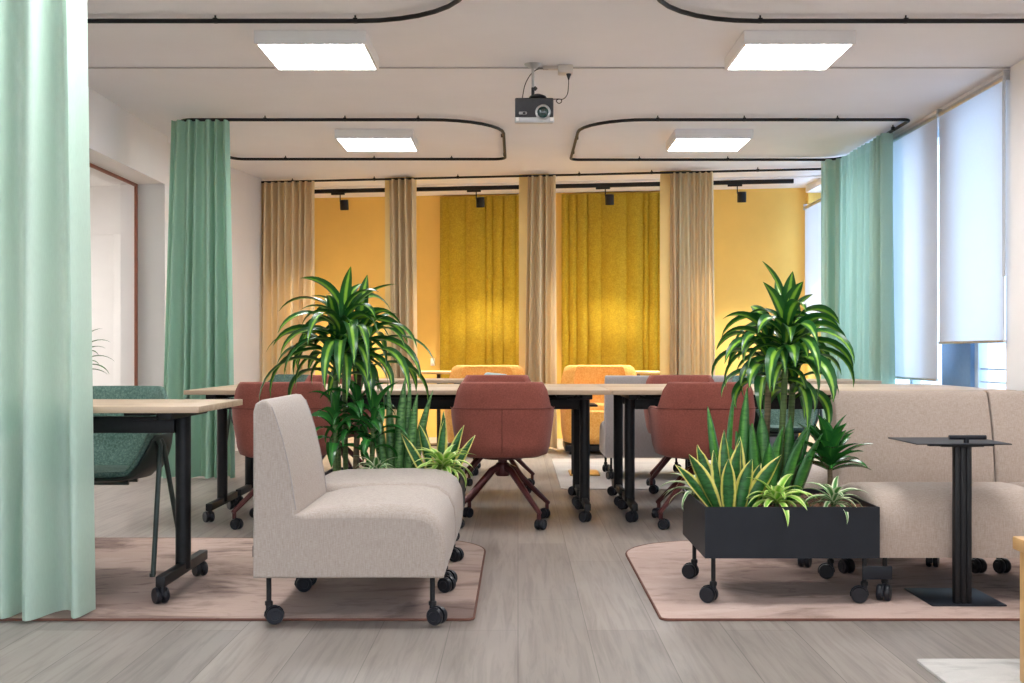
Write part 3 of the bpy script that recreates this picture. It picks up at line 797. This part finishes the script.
# ---------------------------------------------------------------- tables
def table(label, x0, x1, y0, y1, group, leg_in=0.128):
    """flip-top meeting table on two T legs with casters"""
    cx, cy = (x0 + x1) / 2, (y0 + y1) / 2; w, d = (x1 - x0) / 2, (y1 - y0) / 2
    t = thing('meeting_table', label, 'table', (cx, cy, 0), 0, group)
    bm = bmesh.new(); b2(bm, -w, w, -d, d, 0.715, 0.74, 0.0025, 2); link('tabletop', bm, 'ash', t)
    bm = bmesh.new(); b2(bm, -w + leg_in + .03, w - leg_in - .03, -0.02, 0.02, 0.62, 0.685, 0.004)
    link('crossbar', bm, 'black', t)
    for s in (-1, 1):
        x = s * (w - leg_in)
        bm = bmesh.new()
        tube(bm, [(x, 0, 0.085), (x, 0, 0.69)], 0.030, 20)
        lg = link('leg', bm, 'black', t)
        bm = bmesh.new(); b2(bm, x - 0.018, x + 0.018, -0.305, 0.305, 0.068, 0.108, 0.004)
        link('foot_bar', bm, 'black', lg)
        for y in (-0.275, 0.275): caster(lg, (x, y, 0), PI / 2 + 0.7, 0.031)
        bm = bmesh.new(); b2(bm, x - 0.03, x + 0.03, -0.26, 0.26, 0.685, 0.715, 0.006)
        b2(bm, x - s * 0.12 - 0.05, x - s * 0.12 + 0.05, -0.2, 0.2, 0.697, 0.715, 0.004)
        link('tilt_bracket', bm, 'black', t)
        bm = bmesh.new(); cyl(bm, (x - s * 0.02, -0.27, 0.69), (x - s * 0.11, -0.27, 0.69), 0.006, 10)
        link('release_lever', bm, 'black', t)
    return t
GT = 'pale ash meeting tables on black casters'
table('pale ash table at the left, its end on the rug beside the mint curtain', -2.9, -1.17, 4.36, 5.06, GT, 0.155).location.z = 0.008
table('long pale ash table left of the aisle, front one of the joined pair', -1.845, 0.515, 6.56, 7.26, GT)
table('long pale ash table left of the aisle, rear one of the joined pair', -1.845, 0.508, 7.265, 7.965, GT)
table('long pale ash table right of the aisle, front one of the joined pair', 0.52, 2.75, 6.56, 7.26, GT)
table('long pale ash table right of the aisle, rear one of the joined pair', 0.513, 2.75, 7.265, 7.965, GT)
table('pale ash table farthest back on the left, glimpsed behind the tall dracaena', -1.9, -0.2, 9.1, 9.8, GT)
table('pale ash table by the green window curtain, glimpsed above the sofa', 2.02, 2.72, 8.9, 9.6, GT)

# ---------------------------------------------------------------- chairs
def sstep(a, b, x):
    t = min(max((x - a) / (b - a), 0), 1); return t * t * (3 - 2 * t)
def bucket(bm, hw, hd, hback, harm, zb, zs, thick, bot, ex=2.6, ell=False, NA=56, arm_end=105, front_end=138, back_end=30, arm_start=72, lean=0.0):
    """bucket shell, facing +y; returns outer(phi, z) for seams"""
    def plan(phi):
        s, c = math.sin(phi), -math.cos(phi)
        return (hw * math.copysign(abs(s) ** (2 / ex), s), hd * math.copysign(abs(c) ** (2 / ex), c))
    def sc(z):
        if ell:
            u = min(1, max(0, (z - zb) / (harm - zb))); return bot + (1 - bot) * math.sqrt(1 - (1 - u) ** 2)
        return bot + (1 - bot) * sstep(0, 1, (z - zb) / (harm - zb) * 0.9 + 0.1) if z < harm else 1.0
    def height(phi):
        a = abs(math.degrees((phi + PI) % (2 * PI) - PI))
        h = hback + (harm - hback) * sstep(back_end, arm_start, a)
        return h + (zs + 0.012 - h) * sstep(arm_end, front_end, a)
    rows = []
    for j in range(NA):
        phi = 2 * PI * j / NA; px, py = plan(phi); h = height(phi)
        col = []
        def add(s, z): col.append(Vector((px * s, py * s - lean * max(0, z - zs) * (1 if py < 0 else 0.2), z)))
        b = bot
        add(b * 0.45, zb); add(b * 0.8, zb + 0.004)
        for k in range(7):
            f = k / 6; z = zb + 0.02 + (h - 0.012 - zb - 0.02) * f
            add(sc(z) if k else (b * 0.97), z)
        th = thick / max(hw, hd)
        add(sc(h) - th * 0.25, h + 0.001); add(sc(h) - th * 0.75, h + 0.001)
        for k in range(6):
            f = k / 5; z = h - 0.012 + (zs - h + 0.012) * f
            add(max(0.2, sc(z) - th * (1.0 if k < 5 else 1.25)), z)
        add(0.45, zs + 0.012)
        rows.append([bm.verts.new(v) for v in col])
    n = len(rows[0])
    for j in range(NA):
        A, B = rows[j], rows[(j + 1) % NA]
        for k in range(n - 1): bm.faces.new((A[k], B[k], B[k + 1], A[k + 1]))
    c0 = bm.verts.new((0, 0, zb)); c1 = bm.verts.new((0, 0, zs + 0.016))
    for j in range(NA):
        A, B = rows[j], rows[(j + 1) % NA]
        bm.faces.new((A[0], c0, B[0])); bm.faces.new((A[-1], B[-1], c1))
    def outer(phi, z, e=0.002):
        px, py = plan(phi); s = sc(z)
        v = Vector((px * s, py * s - lean * max(0, z - zs) * (1 if py < 0 else 0.2), z))
        return v + Vector((px, py, 0)).normalized() * e
    return outer

def red_chair(label, x, y, rz, group, star):
    t = thing('swivel_chair', label, 'chair', (x, y, 0), rz, group)
    bm = bmesh.new()
    out = bucket(bm, 0.284, 0.268, 0.79, 0.65, 0.374, 0.455, 0.05, 0.89, lean=0.05, back_end=44, arm_start=69, ex=3.0)
    link('seat_shell', bm, 'red', t, smooth=60)
    bm = bmesh.new()
    tube(bm, [out(math.radians(a), 0.648) for a in range(-88, 89, 4)], 0.0024, 6)
    tube(bm, [out(0.0, 0.648 - 0.236 * k / 8) for k in range(9)], 0.0024, 6)
    link('seam', bm, 'redseam', t)
    bm = bmesh.new(); lathe(bm, [(0.11, 0.362), (0.12, 0.368), (0.12, 0.376), (0, 0.376)], n=24); lathe(bm, [(0.026, 0.29), (0.026, 0.364)], n=18); lathe(bm, [(0.034, 0.265), (0.042, 0.275), (0.042, 0.325), (0.034, 0.338), (0.026, 0.34)], n=20)
    link('column', bm, 'burgundy', t)
    for k in range(4):
        a = star + k * PI / 2
        u = Vector((math.cos(a), math.sin(a), 0))
        bm = bmesh.new()
        tube(bm, [u * 0.02 + Vector((0, 0, 0.318)), u * 0.08 + Vector((0, 0, 0.296)), u * 0.24 + Vector((0, 0, 0.16)), u * 0.328 + Vector((0, 0, 0.088))], [0.022, 0.020, 0.015, 0.013], 8)
        cyl(bm, u * 0.318 + Vector((0, 0, 0.058)), u * 0.318 + Vector((0, 0, 0.092)), 0.011, 12)
        lg = link('base_arm', bm, 'burgundy', t)
        caster(lg, u * 0.318, a + 1.9, 0.029)
    return t
GR = 'brick red swivel chairs'
rc = red_chair('brick red swivel chair partly hidden behind the side-on beige armchair', -1.285, 6.60, 0.06, GR, math.radians(-52))
dup(rc, 'brick red swivel chair seen squarely from behind, left of the aisle', (-0.085, 6.60, 0), 0.0, GR)
dup(rc, 'brick red swivel chair turned slightly, left of the right planter', (1.01, 6.58, 0), 0.03, GR)
dup(rc, 'brick red swivel chair across the table, glimpsed behind the tall left dracaena', (-1.27, 8.22, 0), PI, GR)
dup(rc, 'brick red chair top glimpsed straight above the chair seen squarely from behind', (-0.15, 8.22, 0), PI, GR)
dup(rc, 'brick red chair top glimpsed above the slightly turned chair by the right planter', (1.15, 8.22, 0), PI, GR)

def green_chair(label, x, y, rz, group):
    t = thing('shell_chair', label, 'chair', (x, y, 0), rz, group)
    bm = bmesh.new()
    bucket(bm, 0.275, 0.265, 0.785, 0.61, 0.392, 0.425, 0.022, 0.62, ex=2.5, ell=True, back_end=40, arm_start=86, arm_end=108, front_end=140, lean=0.1)
    link('felt_shell', bm, 'greenfelt', t, smooth=60)
    bm = bmesh.new()
    out = bucket(bm, 0.288, 0.278, 0.735, 0.585, 0.382, 0.40, 0.012, 0.61, ex=2.5, ell=True, back_end=40, arm_start=86, arm_end=108, front_end=140, lean=0.1)
    link('outer_shell', bm, 'greenedge', t, smooth=60)
    for s in (-1, 1):
        for fy, top in ((0.20, 0.11), (-0.24, 0.07)):
            bm = bmesh.new()
            tube(bm, [(s * 0.280, top, 0.565), (s * 0.292, top * 1.02, 0.545), (s * 0.288, fy, 0.008)], 0.011, 10)
            lathe(bm, [(0.012, 0.0), (0.012, 0.015)], (s * 0.285, fy, 0), 12)
            link('leg', bm, 'greenleg', t)
    bm = bmesh.new(); cyl(bm, (-0.14, 0.06, 0.378), (0.14, 0.06, 0.378), 0.010, 10); cyl(bm, (-0.14, -0.06, 0.378), (0.14, -0.06, 0.378), 0.010, 10)
    link('underframe', bm, 'greenleg', t)
    return t
gc = green_chair('mottled green felt shell chair behind the near left table', -1.815, 5.18, PI, 'green felt shell chairs')
gc.location.z = 0.008
dup(gc, 'green felt shell chair at the far side of the left table, beside the sage curtain', (-1.84, 8.75, 0), PI * 0.78, 'green felt shell chairs')
dup(gc, 'green felt shell chair across the right table, left of the tall right dracaena', (1.80, 8.3, 0), PI * 1.12, 'green felt shell chairs')

# ---------------------------------------------------------------- orange tub chairs, round tables
def tub(label, x, y, rz, group):
    t = thing('tub_chair', label, 'armchair', (x, y, 0), rz, group)
    bm = bmesh.new()
    bucket(bm, 0.40, 0.40, 0.83, 0.60, 0.09, 0.40, 0.13, 0.94, ex=3.2, back_end=46, arm_start=80, arm_end=112, front_end=150)
    link('seat_shell', bm, 'orange', t, smooth=60)
    bm = bmesh.new(); box(bm, (0, 0.03, 0.415), (0.50, 0.52, 0.10), 0.04, 4); link('seat_cushion', bm, 'orange', t)
    bm = bmesh.new(); b2(bm, -0.36, 0.36, -0.32, 0.32, 0.03, 0.09, 0.01); link('plinth', bm, 'black', t)
    for sx in (-0.3, 0.3):
        for sy in (-0.27, 0.27):
            bm = bmesh.new(); cyl(bm, (sx, sy, 0), (sx, sy, 0.035), 0.02, 12); link('leg', bm, 'black', t)
    return t
tb = tub('orange tub chair at the back, before the left mustard panel', -0.30, 11.35, PI, 'orange tub chairs')
dup(tb, 'orange tub chair at the back, before the right mustard panel', (0.80, 11.42, 0), PI, 'orange tub chairs')
def round_table(label, x, y, z, r, group=None, legm='black'):
    t = thing('round_table', label, 'side table', (x, y, 0), 0, group)
    bm = bmesh.new(); lathe(bm, [(0, z - 0.03), (r - 0.015, z - 0.03), (r, z - 0.018), (r, z - 0.006), (r - 0.006, z), (0, z)], n=40); link('top', bm, 'birch', t)
    bm = bmesh.new(); cyl(bm, (0, 0, 0.012), (0, 0, z - 0.03), 0.02, 16); link('post', bm, legm, t)
    bm = bmesh.new(); lathe(bm, [(0, 0), (r * 0.7, 0), (r * 0.7, 0.008), (0.03, 0.014), (0, 0.014)], n=32); link('base', bm, legm, t)
    return t
round_table('round birch side table left of the left orange tub chair', -0.82, 12.3, 0.765, 0.24, 'round birch side tables')
round_table('round birch side table behind the right orange tub chair', 1.24, 12.25, 0.765, 0.26, 'round birch side tables')
t = thing('side_table', 'low thin-legged side table glimpsed through the gap between the tables', 'side table', (0.55, 9.3, 0.006))
bm = bmesh.new(); b2(bm, -0.16, 0.06, -0.2, 0.2, 0.53, 0.545, 0.003); link('top', bm, 'black', t)
bm = bmesh.new(); cyl(bm, (-0.13, -0.17, 0.008), (-0.13, -0.17, 0.53), 0.011, 12); link('post', bm, 'black', t)
bm = bmesh.new(); b2(bm, -0.15, 0.08, -0.19, 0.19, 0, 0.012, 0.003); link('base', bm, 'brass', t)
bm = bmesh.new(); box(bm, (0, 0, 0), (0.24, 0.09, 0.26), 0.04, 4, Matrix.Rotation(0.1, 4, 'Y'))
o = link('cushion', bm, 'bluecloth'); o.location = (-0.215, 11.22, 0.63)
tag(o, 'small pale blue cushion on the left orange tub chair', 'cushion')

# ---------------------------------------------------------------- black side table on the right rug
t = thing('side_table', 'black steel side table with a bar handle before the sand sofa', 'side table', (1.665, 4.545, 0.008))
bm = bmesh.new(); b2(bm, -0.137, 0.140, -0.155, 0.165, 0, 0.007, 0.003); link('base_plate', bm, 'planter', t)
bm = bmesh.new()
for x in (-0.046, -0.024, -0.002): b2(bm, x, x + 0.019, -0.138, -0.104, 0.006, 0.592, 0.004, 2)
b2(bm, -0.040, 0.012, -0.132, -0.110, 0.006, 0.592)
link('column', bm, 'black', t)
bm = bmesh.new(); b2(bm, -0.20, 0.153, -0.17, 0.17, 0.598, 0.602, 0.0015, 1); link('top', bm, 'planter', t)
bm = bmesh.new(); prism(bm, [(-0.14, -0.135), (0.10, -0.135), (0.10, -0.11), (-0.14, -0.11)], 0.590, 0.598)
b2(bm, -0.10, 0.06, -0.145, 0.05, 0.588, 0.598, 0.003)
link('top_bracket', bm, 'black', t)
bm = bmesh.new(); cyl(bm, (0.002, -0.12, 0.60), (0.002, -0.12, 0.618), 0.010, 14); cyl(bm, (-0.062, -0.12, 0.622), (0.075, -0.12, 0.622), 0.0085, 16)
link('handle', bm, 'rubber', t)

# wooden low table cut by the right edge
t = thing('low_table', 'honey oak low table just entering the right edge, on the cream rug', 'low table', (1.412, 3.40, 0.008))
bm = bmesh.new(); b2(bm, 0, 0.55, -0.45, 0.0, 0.375, 0.412, 0.004); link('tabletop', bm, 'oak', t)
for x, y in ((0.041, -0.035), (0.51, -0.035), (0.041, -0.415), (0.51, -0.415)):
    bm = bmesh.new(); box(bm, (x, y, 0.1875), (0.05, 0.05, 0.375), 0.004); link('leg', bm, 'oak', t)
bm = bmesh.new(); b2(bm, 0.07, 0.485, -0.045, -0.025, 0.31, 0.375, 0.003); b2(bm, 0.07, 0.485, -0.425, -0.405, 0.31, 0.375, 0.003)
link('apron', bm, 'oak', t)

# ---------------------------------------------------------------- planters
def planter(label, x0, y0, w, d, plate=None):
    t = thing('planter', label, 'planter', (x0, y0, 0.008), 0, 'black wheeled planters')
    z0, z1 = 0.176, 0.366
    bm = bmesh.new()
    b2(bm, 0, w, 0, 0.006, z0, z1); b2(bm, 0, w, d - .006, d, z0, z1); b2(bm, 0, 0.006, .006, d - .006, z0, z1); b2(bm, w - .006, w, .006, d - .006, z0, z1); b2(bm, .006, w - .006, .006, d - .006, z0, z0 + .006)
    link('trough', bm, 'planter', t, smooth=0)
    bm = bmesh.new(); n = 40
    rnd = random.Random(int(x0 * 100))
    V = [[bm.verts.new((0.007 + (w - .014) * i / n, 0.007 + (d - .014) * j / n, z1 - 0.022 + rnd.uniform(-.006, .008))) for j in range(n + 1)] for i in range(n + 1)]
    for i in range(n):
        for j in range(n): bm.faces.new((V[i][j], V[i + 1][j], V[i + 1][j + 1], V[i][j + 1]))
    link('soil', bm, 'soil', t, smooth=0)
    for x, a in ((0.04, 2.6), (w - 0.04, 2.9)):
        for y in (0.06, d - 0.06):
            bm = bmesh.new(); cyl(bm, (x, y, 0.058), (x, y, z0), 0.0085, 12); lathe(bm, [(0.014, 0.066), (0.014, 0.078), (0.009, 0.082)], (x, y, 0), 14)
            lg = link('leg', bm, 'black', t); caster(lg, (x, y, 0), a, 0.031)
    if plate:
        bm = bmesh.new(); b2(bm, *plate, 0.090, 0.140, 0.003); link('coupling_plate', bm, 'planter', t)
    return t
planter('black wheeled planter box in full view at the right, joined to the sofa', 0.692, 4.40, 0.646, 0.60, (0.595, 0.705, 0.042, 0.046))
planter('black wheeled planter behind the backless beige seat on the left', -0.925, 5.42, 0.66, 0.53)

# ---------------------------------------------------------------- plants
def leaf(bm, uvl, base, az, el, length, width, droop, fold=0.25, n=9, pw=1.6, tipf=0.75, basew=0.55, roll=0.0, wave=0.0, maxw=0.35, facing=None):
    """strap leaf: el start elevation (rad), droop = total bend"""
    p = Vector(base); rows = []
    ca, sa = math.cos(az), math.sin(az)
    side = Vector((-sa, ca, 0))
    for i in range(n + 1):
        t = i / n
        e = el - droop * t ** pw
        d = Vector((ca * math.cos(e), sa * math.cos(e), math.sin(e)))
        if i: p = p + d * (length / n)
        if facing is not None:
            side = Vector((math.cos(facing), math.sin(facing), 0)); side = (side - d * side.dot(d)).normalized()
        up = side.cross(d) * -1
        up = -up if up.dot(Vector((0, 0, 1))) < 0 and abs(d.z) < 0.95 else up
        if t < maxw: w = basew + (1 - basew) * math.sin(t / maxw * PI / 2)
        else: w = max(0.0, 1 - ((t - maxw) / (1 - maxw)) ** (1 / (1 - tipf) if tipf < 1 else 4)) if tipf > 0 else 1 - (t - maxw) / (1 - maxw)
        w = max(w, 0.03) * width / 2
        s2 = (side * math.cos(roll * t) + up * math.sin(roll * t)).normalized()
        u2 = (up * math.cos(roll * t) - side * math.sin(roll * t)).normalized()
        wv = wave * math.sin(t * 9 + az * 3) * width
        rows.append([(bm.verts.new(p + s2 * (w * k) + u2 * (abs(k) * w * fold * 2 + wv * k)), (0.5 + k / 2, t)) for k in (-1, -0.5, 0, 0.5, 1)])
    for A, B in zip(rows, rows[1:]):
        for k in range(4):
            f = bm.faces.new((A[k][0], A[k + 1][0], B[k + 1][0], B[k][0]))
            for lp, uvv in zip(f.loops, (A[k][1], A[k + 1][1], B[k + 1][1], B[k][1])): lp[uvl].uv = uvv

def leaves(name, m, parent, specs, solid=0.0):
    bm = bmesh.new(); uvl = bm.loops.layers.uv.new('UVMap')
    for s in specs: leaf(bm, uvl, **s)
    me = bpy.data.meshes.new(name); bm.to_mesh(me); bm.free()
    me.polygons.foreach_set('use_smooth', [True] * len(me.polygons))
    o = bpy.data.objects.new(name, me); COL.objects.link(o); me.materials.append(M[m]); o.parent = parent
    if solid:
        md = o.modifiers.new('thickness', 'SOLIDIFY'); md.thickness = solid; md.offset = 0
    return o

SOIL = 0.352
def dracaena(label, x, y, canes, n, lmin, lmax, wid, seed, m='dracaena', group=None, name='dracaena'):
    """canes: (dx, dy, height above the soil, lean x, number of leaves)"""
    rnd = random.Random(seed)
    t = thing(name, label, 'plant', (x, y, SOIL), 0, group)
    specs = []
    for ci, (dx, dy, h, lx, k) in enumerate(canes):
        bm = bmesh.new()
        pts = [(dx, dy, -0.015), (dx + lx * 0.3, dy, h * 0.35), (dx + lx * 0.7, dy, h * 0.7), (dx + lx, dy, h + 0.05)]
        tube(bm, catmull(pts), [0.0125] * 18 + [0.007], 10)
        link('cane', bm, 'stem' if ci % 2 == 0 else 'woody', t)
        for i in range(k):
            f = (i + 0.5) / k
            az = i * 2.39996 + rnd.uniform(-.6, .6)
            el = 0.55 + 0.95 * f + rnd.uniform(-.15, .15)
            ln = rnd.uniform(lmin * 0.85, lmax * 1.1) * (0.8 + 0.3 * math.sin(PI * min(1, f + 0.15)))
            z = h - 0.13 + 0.20 * f
            dr = el + 1.8 - 1.1 * f + rnd.uniform(-.25, .25) if f < 0.82 else rnd.uniform(0.35, 2.0)
            specs.append(dict(base=(dx + lx * 0.95 + math.cos(az) * .008, dy + math.sin(az) * .008, z), az=az, el=el, length=ln, width=wid * rnd.uniform(.85, 1.2),
                              droop=dr, fold=0.2, n=12, pw=1.15, tipf=0.5, basew=0.5, roll=rnd.uniform(-.9, .9), maxw=0.42))
    leaves('foliage', m, t, specs)
    return t

GD = 'tall striped dracaenas'
dracaena('tall striped dracaena with arching leaves rising behind the side-on armchair', -0.825, 5.70,
         [(0.0, 0.0, 0.685, -0.01, 40), (0.045, 0.04, 0.62, 0.02, 20), (-0.04, 0.05, 0.58, -0.02, 16)], 0, 0.33, 0.44, 0.058, 21, group=GD)
dracaena('tall striped dracaena rising from the right planter', 1.04, 4.74,
         [(0.0, 0.0, 0.655, 0.03, 40), (-0.05, 0.04, 0.58, 0.02, 22), (0.04, 0.05, 0.53, 0.03, 16)], 0, 0.24, 0.315, 0.056, 35, group=GD)
dracaena('low leafy dracaena at the foot of the tall left one', -0.86, 5.66,
         [(0.0, -0.06, 0.26, 0.0, 18), (0.09, -0.03, 0.31, 0.01, 16), (0.17, -0.06, 0.27, 0.01, 16)], 0, 0.17, 0.24, 0.048, 5, m='darkleaf')
def bushy(label, x, y, h, seed, n=34, ln=0.15, w=0.042):
    rnd = random.Random(seed)
    t = thing('bushy_dracaena', label, 'plant', (x, y, SOIL), 0)
    bm = bmesh.new(); tube(bm, [(0, 0, -0.015), (0.003, 0, h * 0.5), (0, 0, h)], 0.010, 10); link('stem', bm, 'woody', t)
    sp = []
    for i in range(n):
        f = i / n; az = i * 2.39996 + rnd.uniform(-.3, .3)
        sp.append(dict(base=(math.cos(az) * .006, math.sin(az) * .006, h * (0.62 + 0.38 * f)), az=az, el=0.35 + 1.1 * f, length=ln * rnd.uniform(.8, 1.15), width=w, droop=rnd.uniform(.5, 1.1) * (1 - .6 * f), fold=0.2, tipf=0.5, basew=0.35, maxw=0.45, n=8))
    leaves('foliage', 'darkleaf', t, sp)
    return t
bushy('glossy dark bushy plant at the back right corner of the right planter', 1.235, 4.72, 0.20, 3, 36, 0.165, 0.058)
def snake(label, x, y, blades, m, group=None, fold=0.28, tipf=0.6, name='snake_plant', wide=1.0):
    """blades: (dx, dy, azimuth, tilt from vertical, length, width)"""
    t = thing(name, label, 'plant', (x, y, SOIL), 0, group)
    sp = []; rnd = random.Random(int(x * 1000))
    for dx, dy, az, ti, ln, w in blades:
        sp.append(dict(base=(dx, dy, -0.012), az=az, el=PI / 2 - ti, length=ln, width=w * wide, droop=0.12, fold=fold, n=12, tipf=tipf, basew=0.6, maxw=0.4, roll=0.25, wave=0.03, facing=rnd.uniform(-0.75, 0.75)))
    leaves('blades', m, t, sp, 0.003)
    return t
snake('yellow edged snake plant at the front left of the right planter', 0.80, 4.505,
      [(0.02, 0.02, 0.2, .05, .27, .052), (-.02, .0, 3.3, .12, .24, .05), (-.045, -.01, 3.3, .42, .25, .048), (0.035, -.015, 0.0, .18, .21, .05), (.06, 0, -.2, .50, .26, .048),
       (-.01, -.035, -1.7, .10, .21, .046), (.03, .05, 1.0, .12, .29, .045), (-.05, .04, 2.6, .22, .26, .044), (.075, .02, .1, .22, .19, .045), (-.06, .02, 3.2, .62, .23, .04), (.0, .06, 1.6, .1, .31, .04)],
      'snake', 'yellow edged snake plants', wide=1.25)
snake('yellow edged snake plant at the right end of the left planter', -0.375, 5.60,
      [(0, 0, 0.3, .06, .30, .042), (-.03, .01, 3.0, .18, .28, .042), (.03, 0, 0.1, .28, .28, .04), (-.05, 0, 3.2, .45, .26, .038), (.01, .04, 1.4, .12, .33, .04), (.05, .03, .4, .5, .25, .036), (-.02, .05, 2.4, .22, .30, .04)],
      'snake', 'yellow edged snake plants', wide=1.15)
snake('tall narrow banded snake plant in the middle of the left planter', -0.565, 5.62,
      [(-.055, 0, 3.14, .06, .40, .034), (-.03, .02, 3.0, .0, .46, .036), (0, -.01, 0, .02, .50, .038), (.02, .02, 0, .03, .47, .036), (.045, -.01, 0, .06, .42, .038), (.065, .02, .1, .17, .44, .034), (.015, .05, 1.6, .08, .45, .036), (-.07, .03, 2.9, .14, .30, .034)],
      'snake2', fold=0.3, tipf=0.5, wide=1.3)
snake('plain dark green broad bladed snake plant in the middle of the right planter', 0.97, 4.66,
      [(-.02, 0, 3.1, .05, .33, .062), (.02, .0, 0, .10, .32, .062), (.06, -.01, 0, .28, .34, .062), (.05, .03, .3, .38, .36, .06), (-.06, .02, 2.9, .12, .30, .058), (.0, .04, 1.6, .05, .37, .06), (.09, .02, .2, .2, .30, .058), (.0, -.03, -1.5, .08, .26, .058), (-.08, -.01, 3.3, .25, .27, .055), (.11, 0, 0, .32, .31, .058), (-.03, .06, 2.0, .1, .34, .058), (.08, .06, .9, .15, .36, .058)],
      'broad', wide=1.1, fold=0.18)
snake('single tall dark sword leaf at the left side of the right planter', 0.80, 4.64, [(0, 0, 3.0, .10, .40, .045), (.03, .03, 1.0, .06, .45, .045), (.07, .03, .3, .02, .47, .048)], 'broad')
def spider(label, x, y, n, ln, w, m, seed, group=None, z=0.0):
    rnd = random.Random(seed)
    t = thing('spider_plant', label, 'plant', (x, y, SOIL + z), 0, group)
    bm = bmesh.new(); tube(bm, [(0, 0, -0.02), (0, 0, 0.04)], [0.012, 0.008], 10); link('crown', bm, 'stem', t)
    sp = []
    for i in range(n):
        f = i / n; az = i * 2.39996 + rnd.uniform(-.3, .3)
        sp.append(dict(base=(math.cos(az) * .006, math.sin(az) * .006, 0.02 + 0.03 * f), az=az, el=0.45 + 0.70 * f, length=ln * rnd.uniform(.75, 1.15), width=w, droop=rnd.uniform(1.6, 2.4) * (1 - .45 * f), fold=0.2, tipf=0.45, basew=0.6, pw=1.1, n=8, roll=rnd.uniform(-.4, .4)))
    leaves('foliage', m, t, sp)
    return t
spider('lime spider plant in the front middle of the right planter', 0.975, 4.49, 26, 0.155, 0.030, 'spider', 2)
spider('small pale edged spider plant at the front right of the right planter', 1.185, 4.47, 26, 0.125, 0.024, 'spider2', 5)
spider('dark spider plant hanging over the left rim of the right planter', 0.715, 4.76, 26, 0.155, 0.022, 'spider2', 8)
spider('lime spider plant spilling over the right end of the left planter', -0.345, 5.47, 36, 0.17, 0.032, 'spider', 11, z=0.03)
spider('pale striped spider plant between the canes of the left planter', -0.66, 5.54, 24, 0.14, 0.028, 'spider2', 14)

# plant in the side room, a few leaves past the curtain
t = thing('potted_plant', 'potted plant in the bright side room, leaf tips past the mint curtain', 'plant', (-3.93, 10.6, 0))
bm = bmesh.new(); lathe(bm, [(0.10, 0), (0.14, 0.02), (0.17, 0.34), (0.165, 0.36), (0.15, 0.355), (0.145, 0.33), (0, 0.33)], n=28); link('pot', bm, 'pot', t)
bm = bmesh.new(); tube(bm, [(0, 0, 0.32), (0.01, 0, 0.6), (0, 0, 0.92)], 0.016, 10); link('stem', bm, 'woody', t)
rnd = random.Random(4)
leaves('foliage', 'darkleaf', t, [dict(base=(0, 0, 0.78 + 0.18 * i / 22), az=i * 2.4, el=0.3 + i / 22, length=rnd.uniform(.26, .38), width=0.035, droop=rnd.uniform(.8, 1.5), tipf=0.5, maxw=0.4) for i in range(22)])

# ---------------------------------------------------------------- world, camera, colour
w = bpy.data.worlds.new('World'); SC.world = w; w.use_nodes = True
bg = w.node_tree.nodes['Background']; bg.inputs['Strength'].default_value = 1.0
_nt = w.node_tree
_tc = _nt.nodes.new('ShaderNodeTexCoord'); _sp = _nt.nodes.new('ShaderNodeSeparateXYZ'); _nt.links.new(_tc.outputs['Generated'], _sp.inputs['Vector'])
# open bright sky on the window side, a softer overcast elsewhere
_nt.links.new(ramp(_nt, _sp.outputs['X'], [(0.15, (1.40, 1.43, 1.50)), (0.6, (2.8, 4.0, 5.6))]), bg.inputs['Color'])

cd = bpy.data.cameras.new('camera'); cam = bpy.data.objects.new('camera', cd); COL.objects.link(cam)
cam.location = (0, 0, H); cam.rotation_euler = (PI / 2, 0, 0)
cd.sensor_width = 36; cd.lens = 1190 / 1024 * 36
cd.shift_x = -6 / 1024; cd.shift_y = 12.5 / 1024
cd.clip_start = 0.05
SC.camera = cam
SC.view_settings.view_transform = 'Standard'; SC.view_settings.look = 'None'
SC.view_settings.exposure = 0.30; SC.view_settings.gamma = 1.0
SC.view_settings.use_curve_mapping = False
SC.cycles.use_denoising = True
SC.cycles.max_bounces = 10; SC.cycles.diffuse_bounces = 6; SC.cycles.transparent_max_bounces = 12
SC.cycles.sample_clamp_indirect = 6
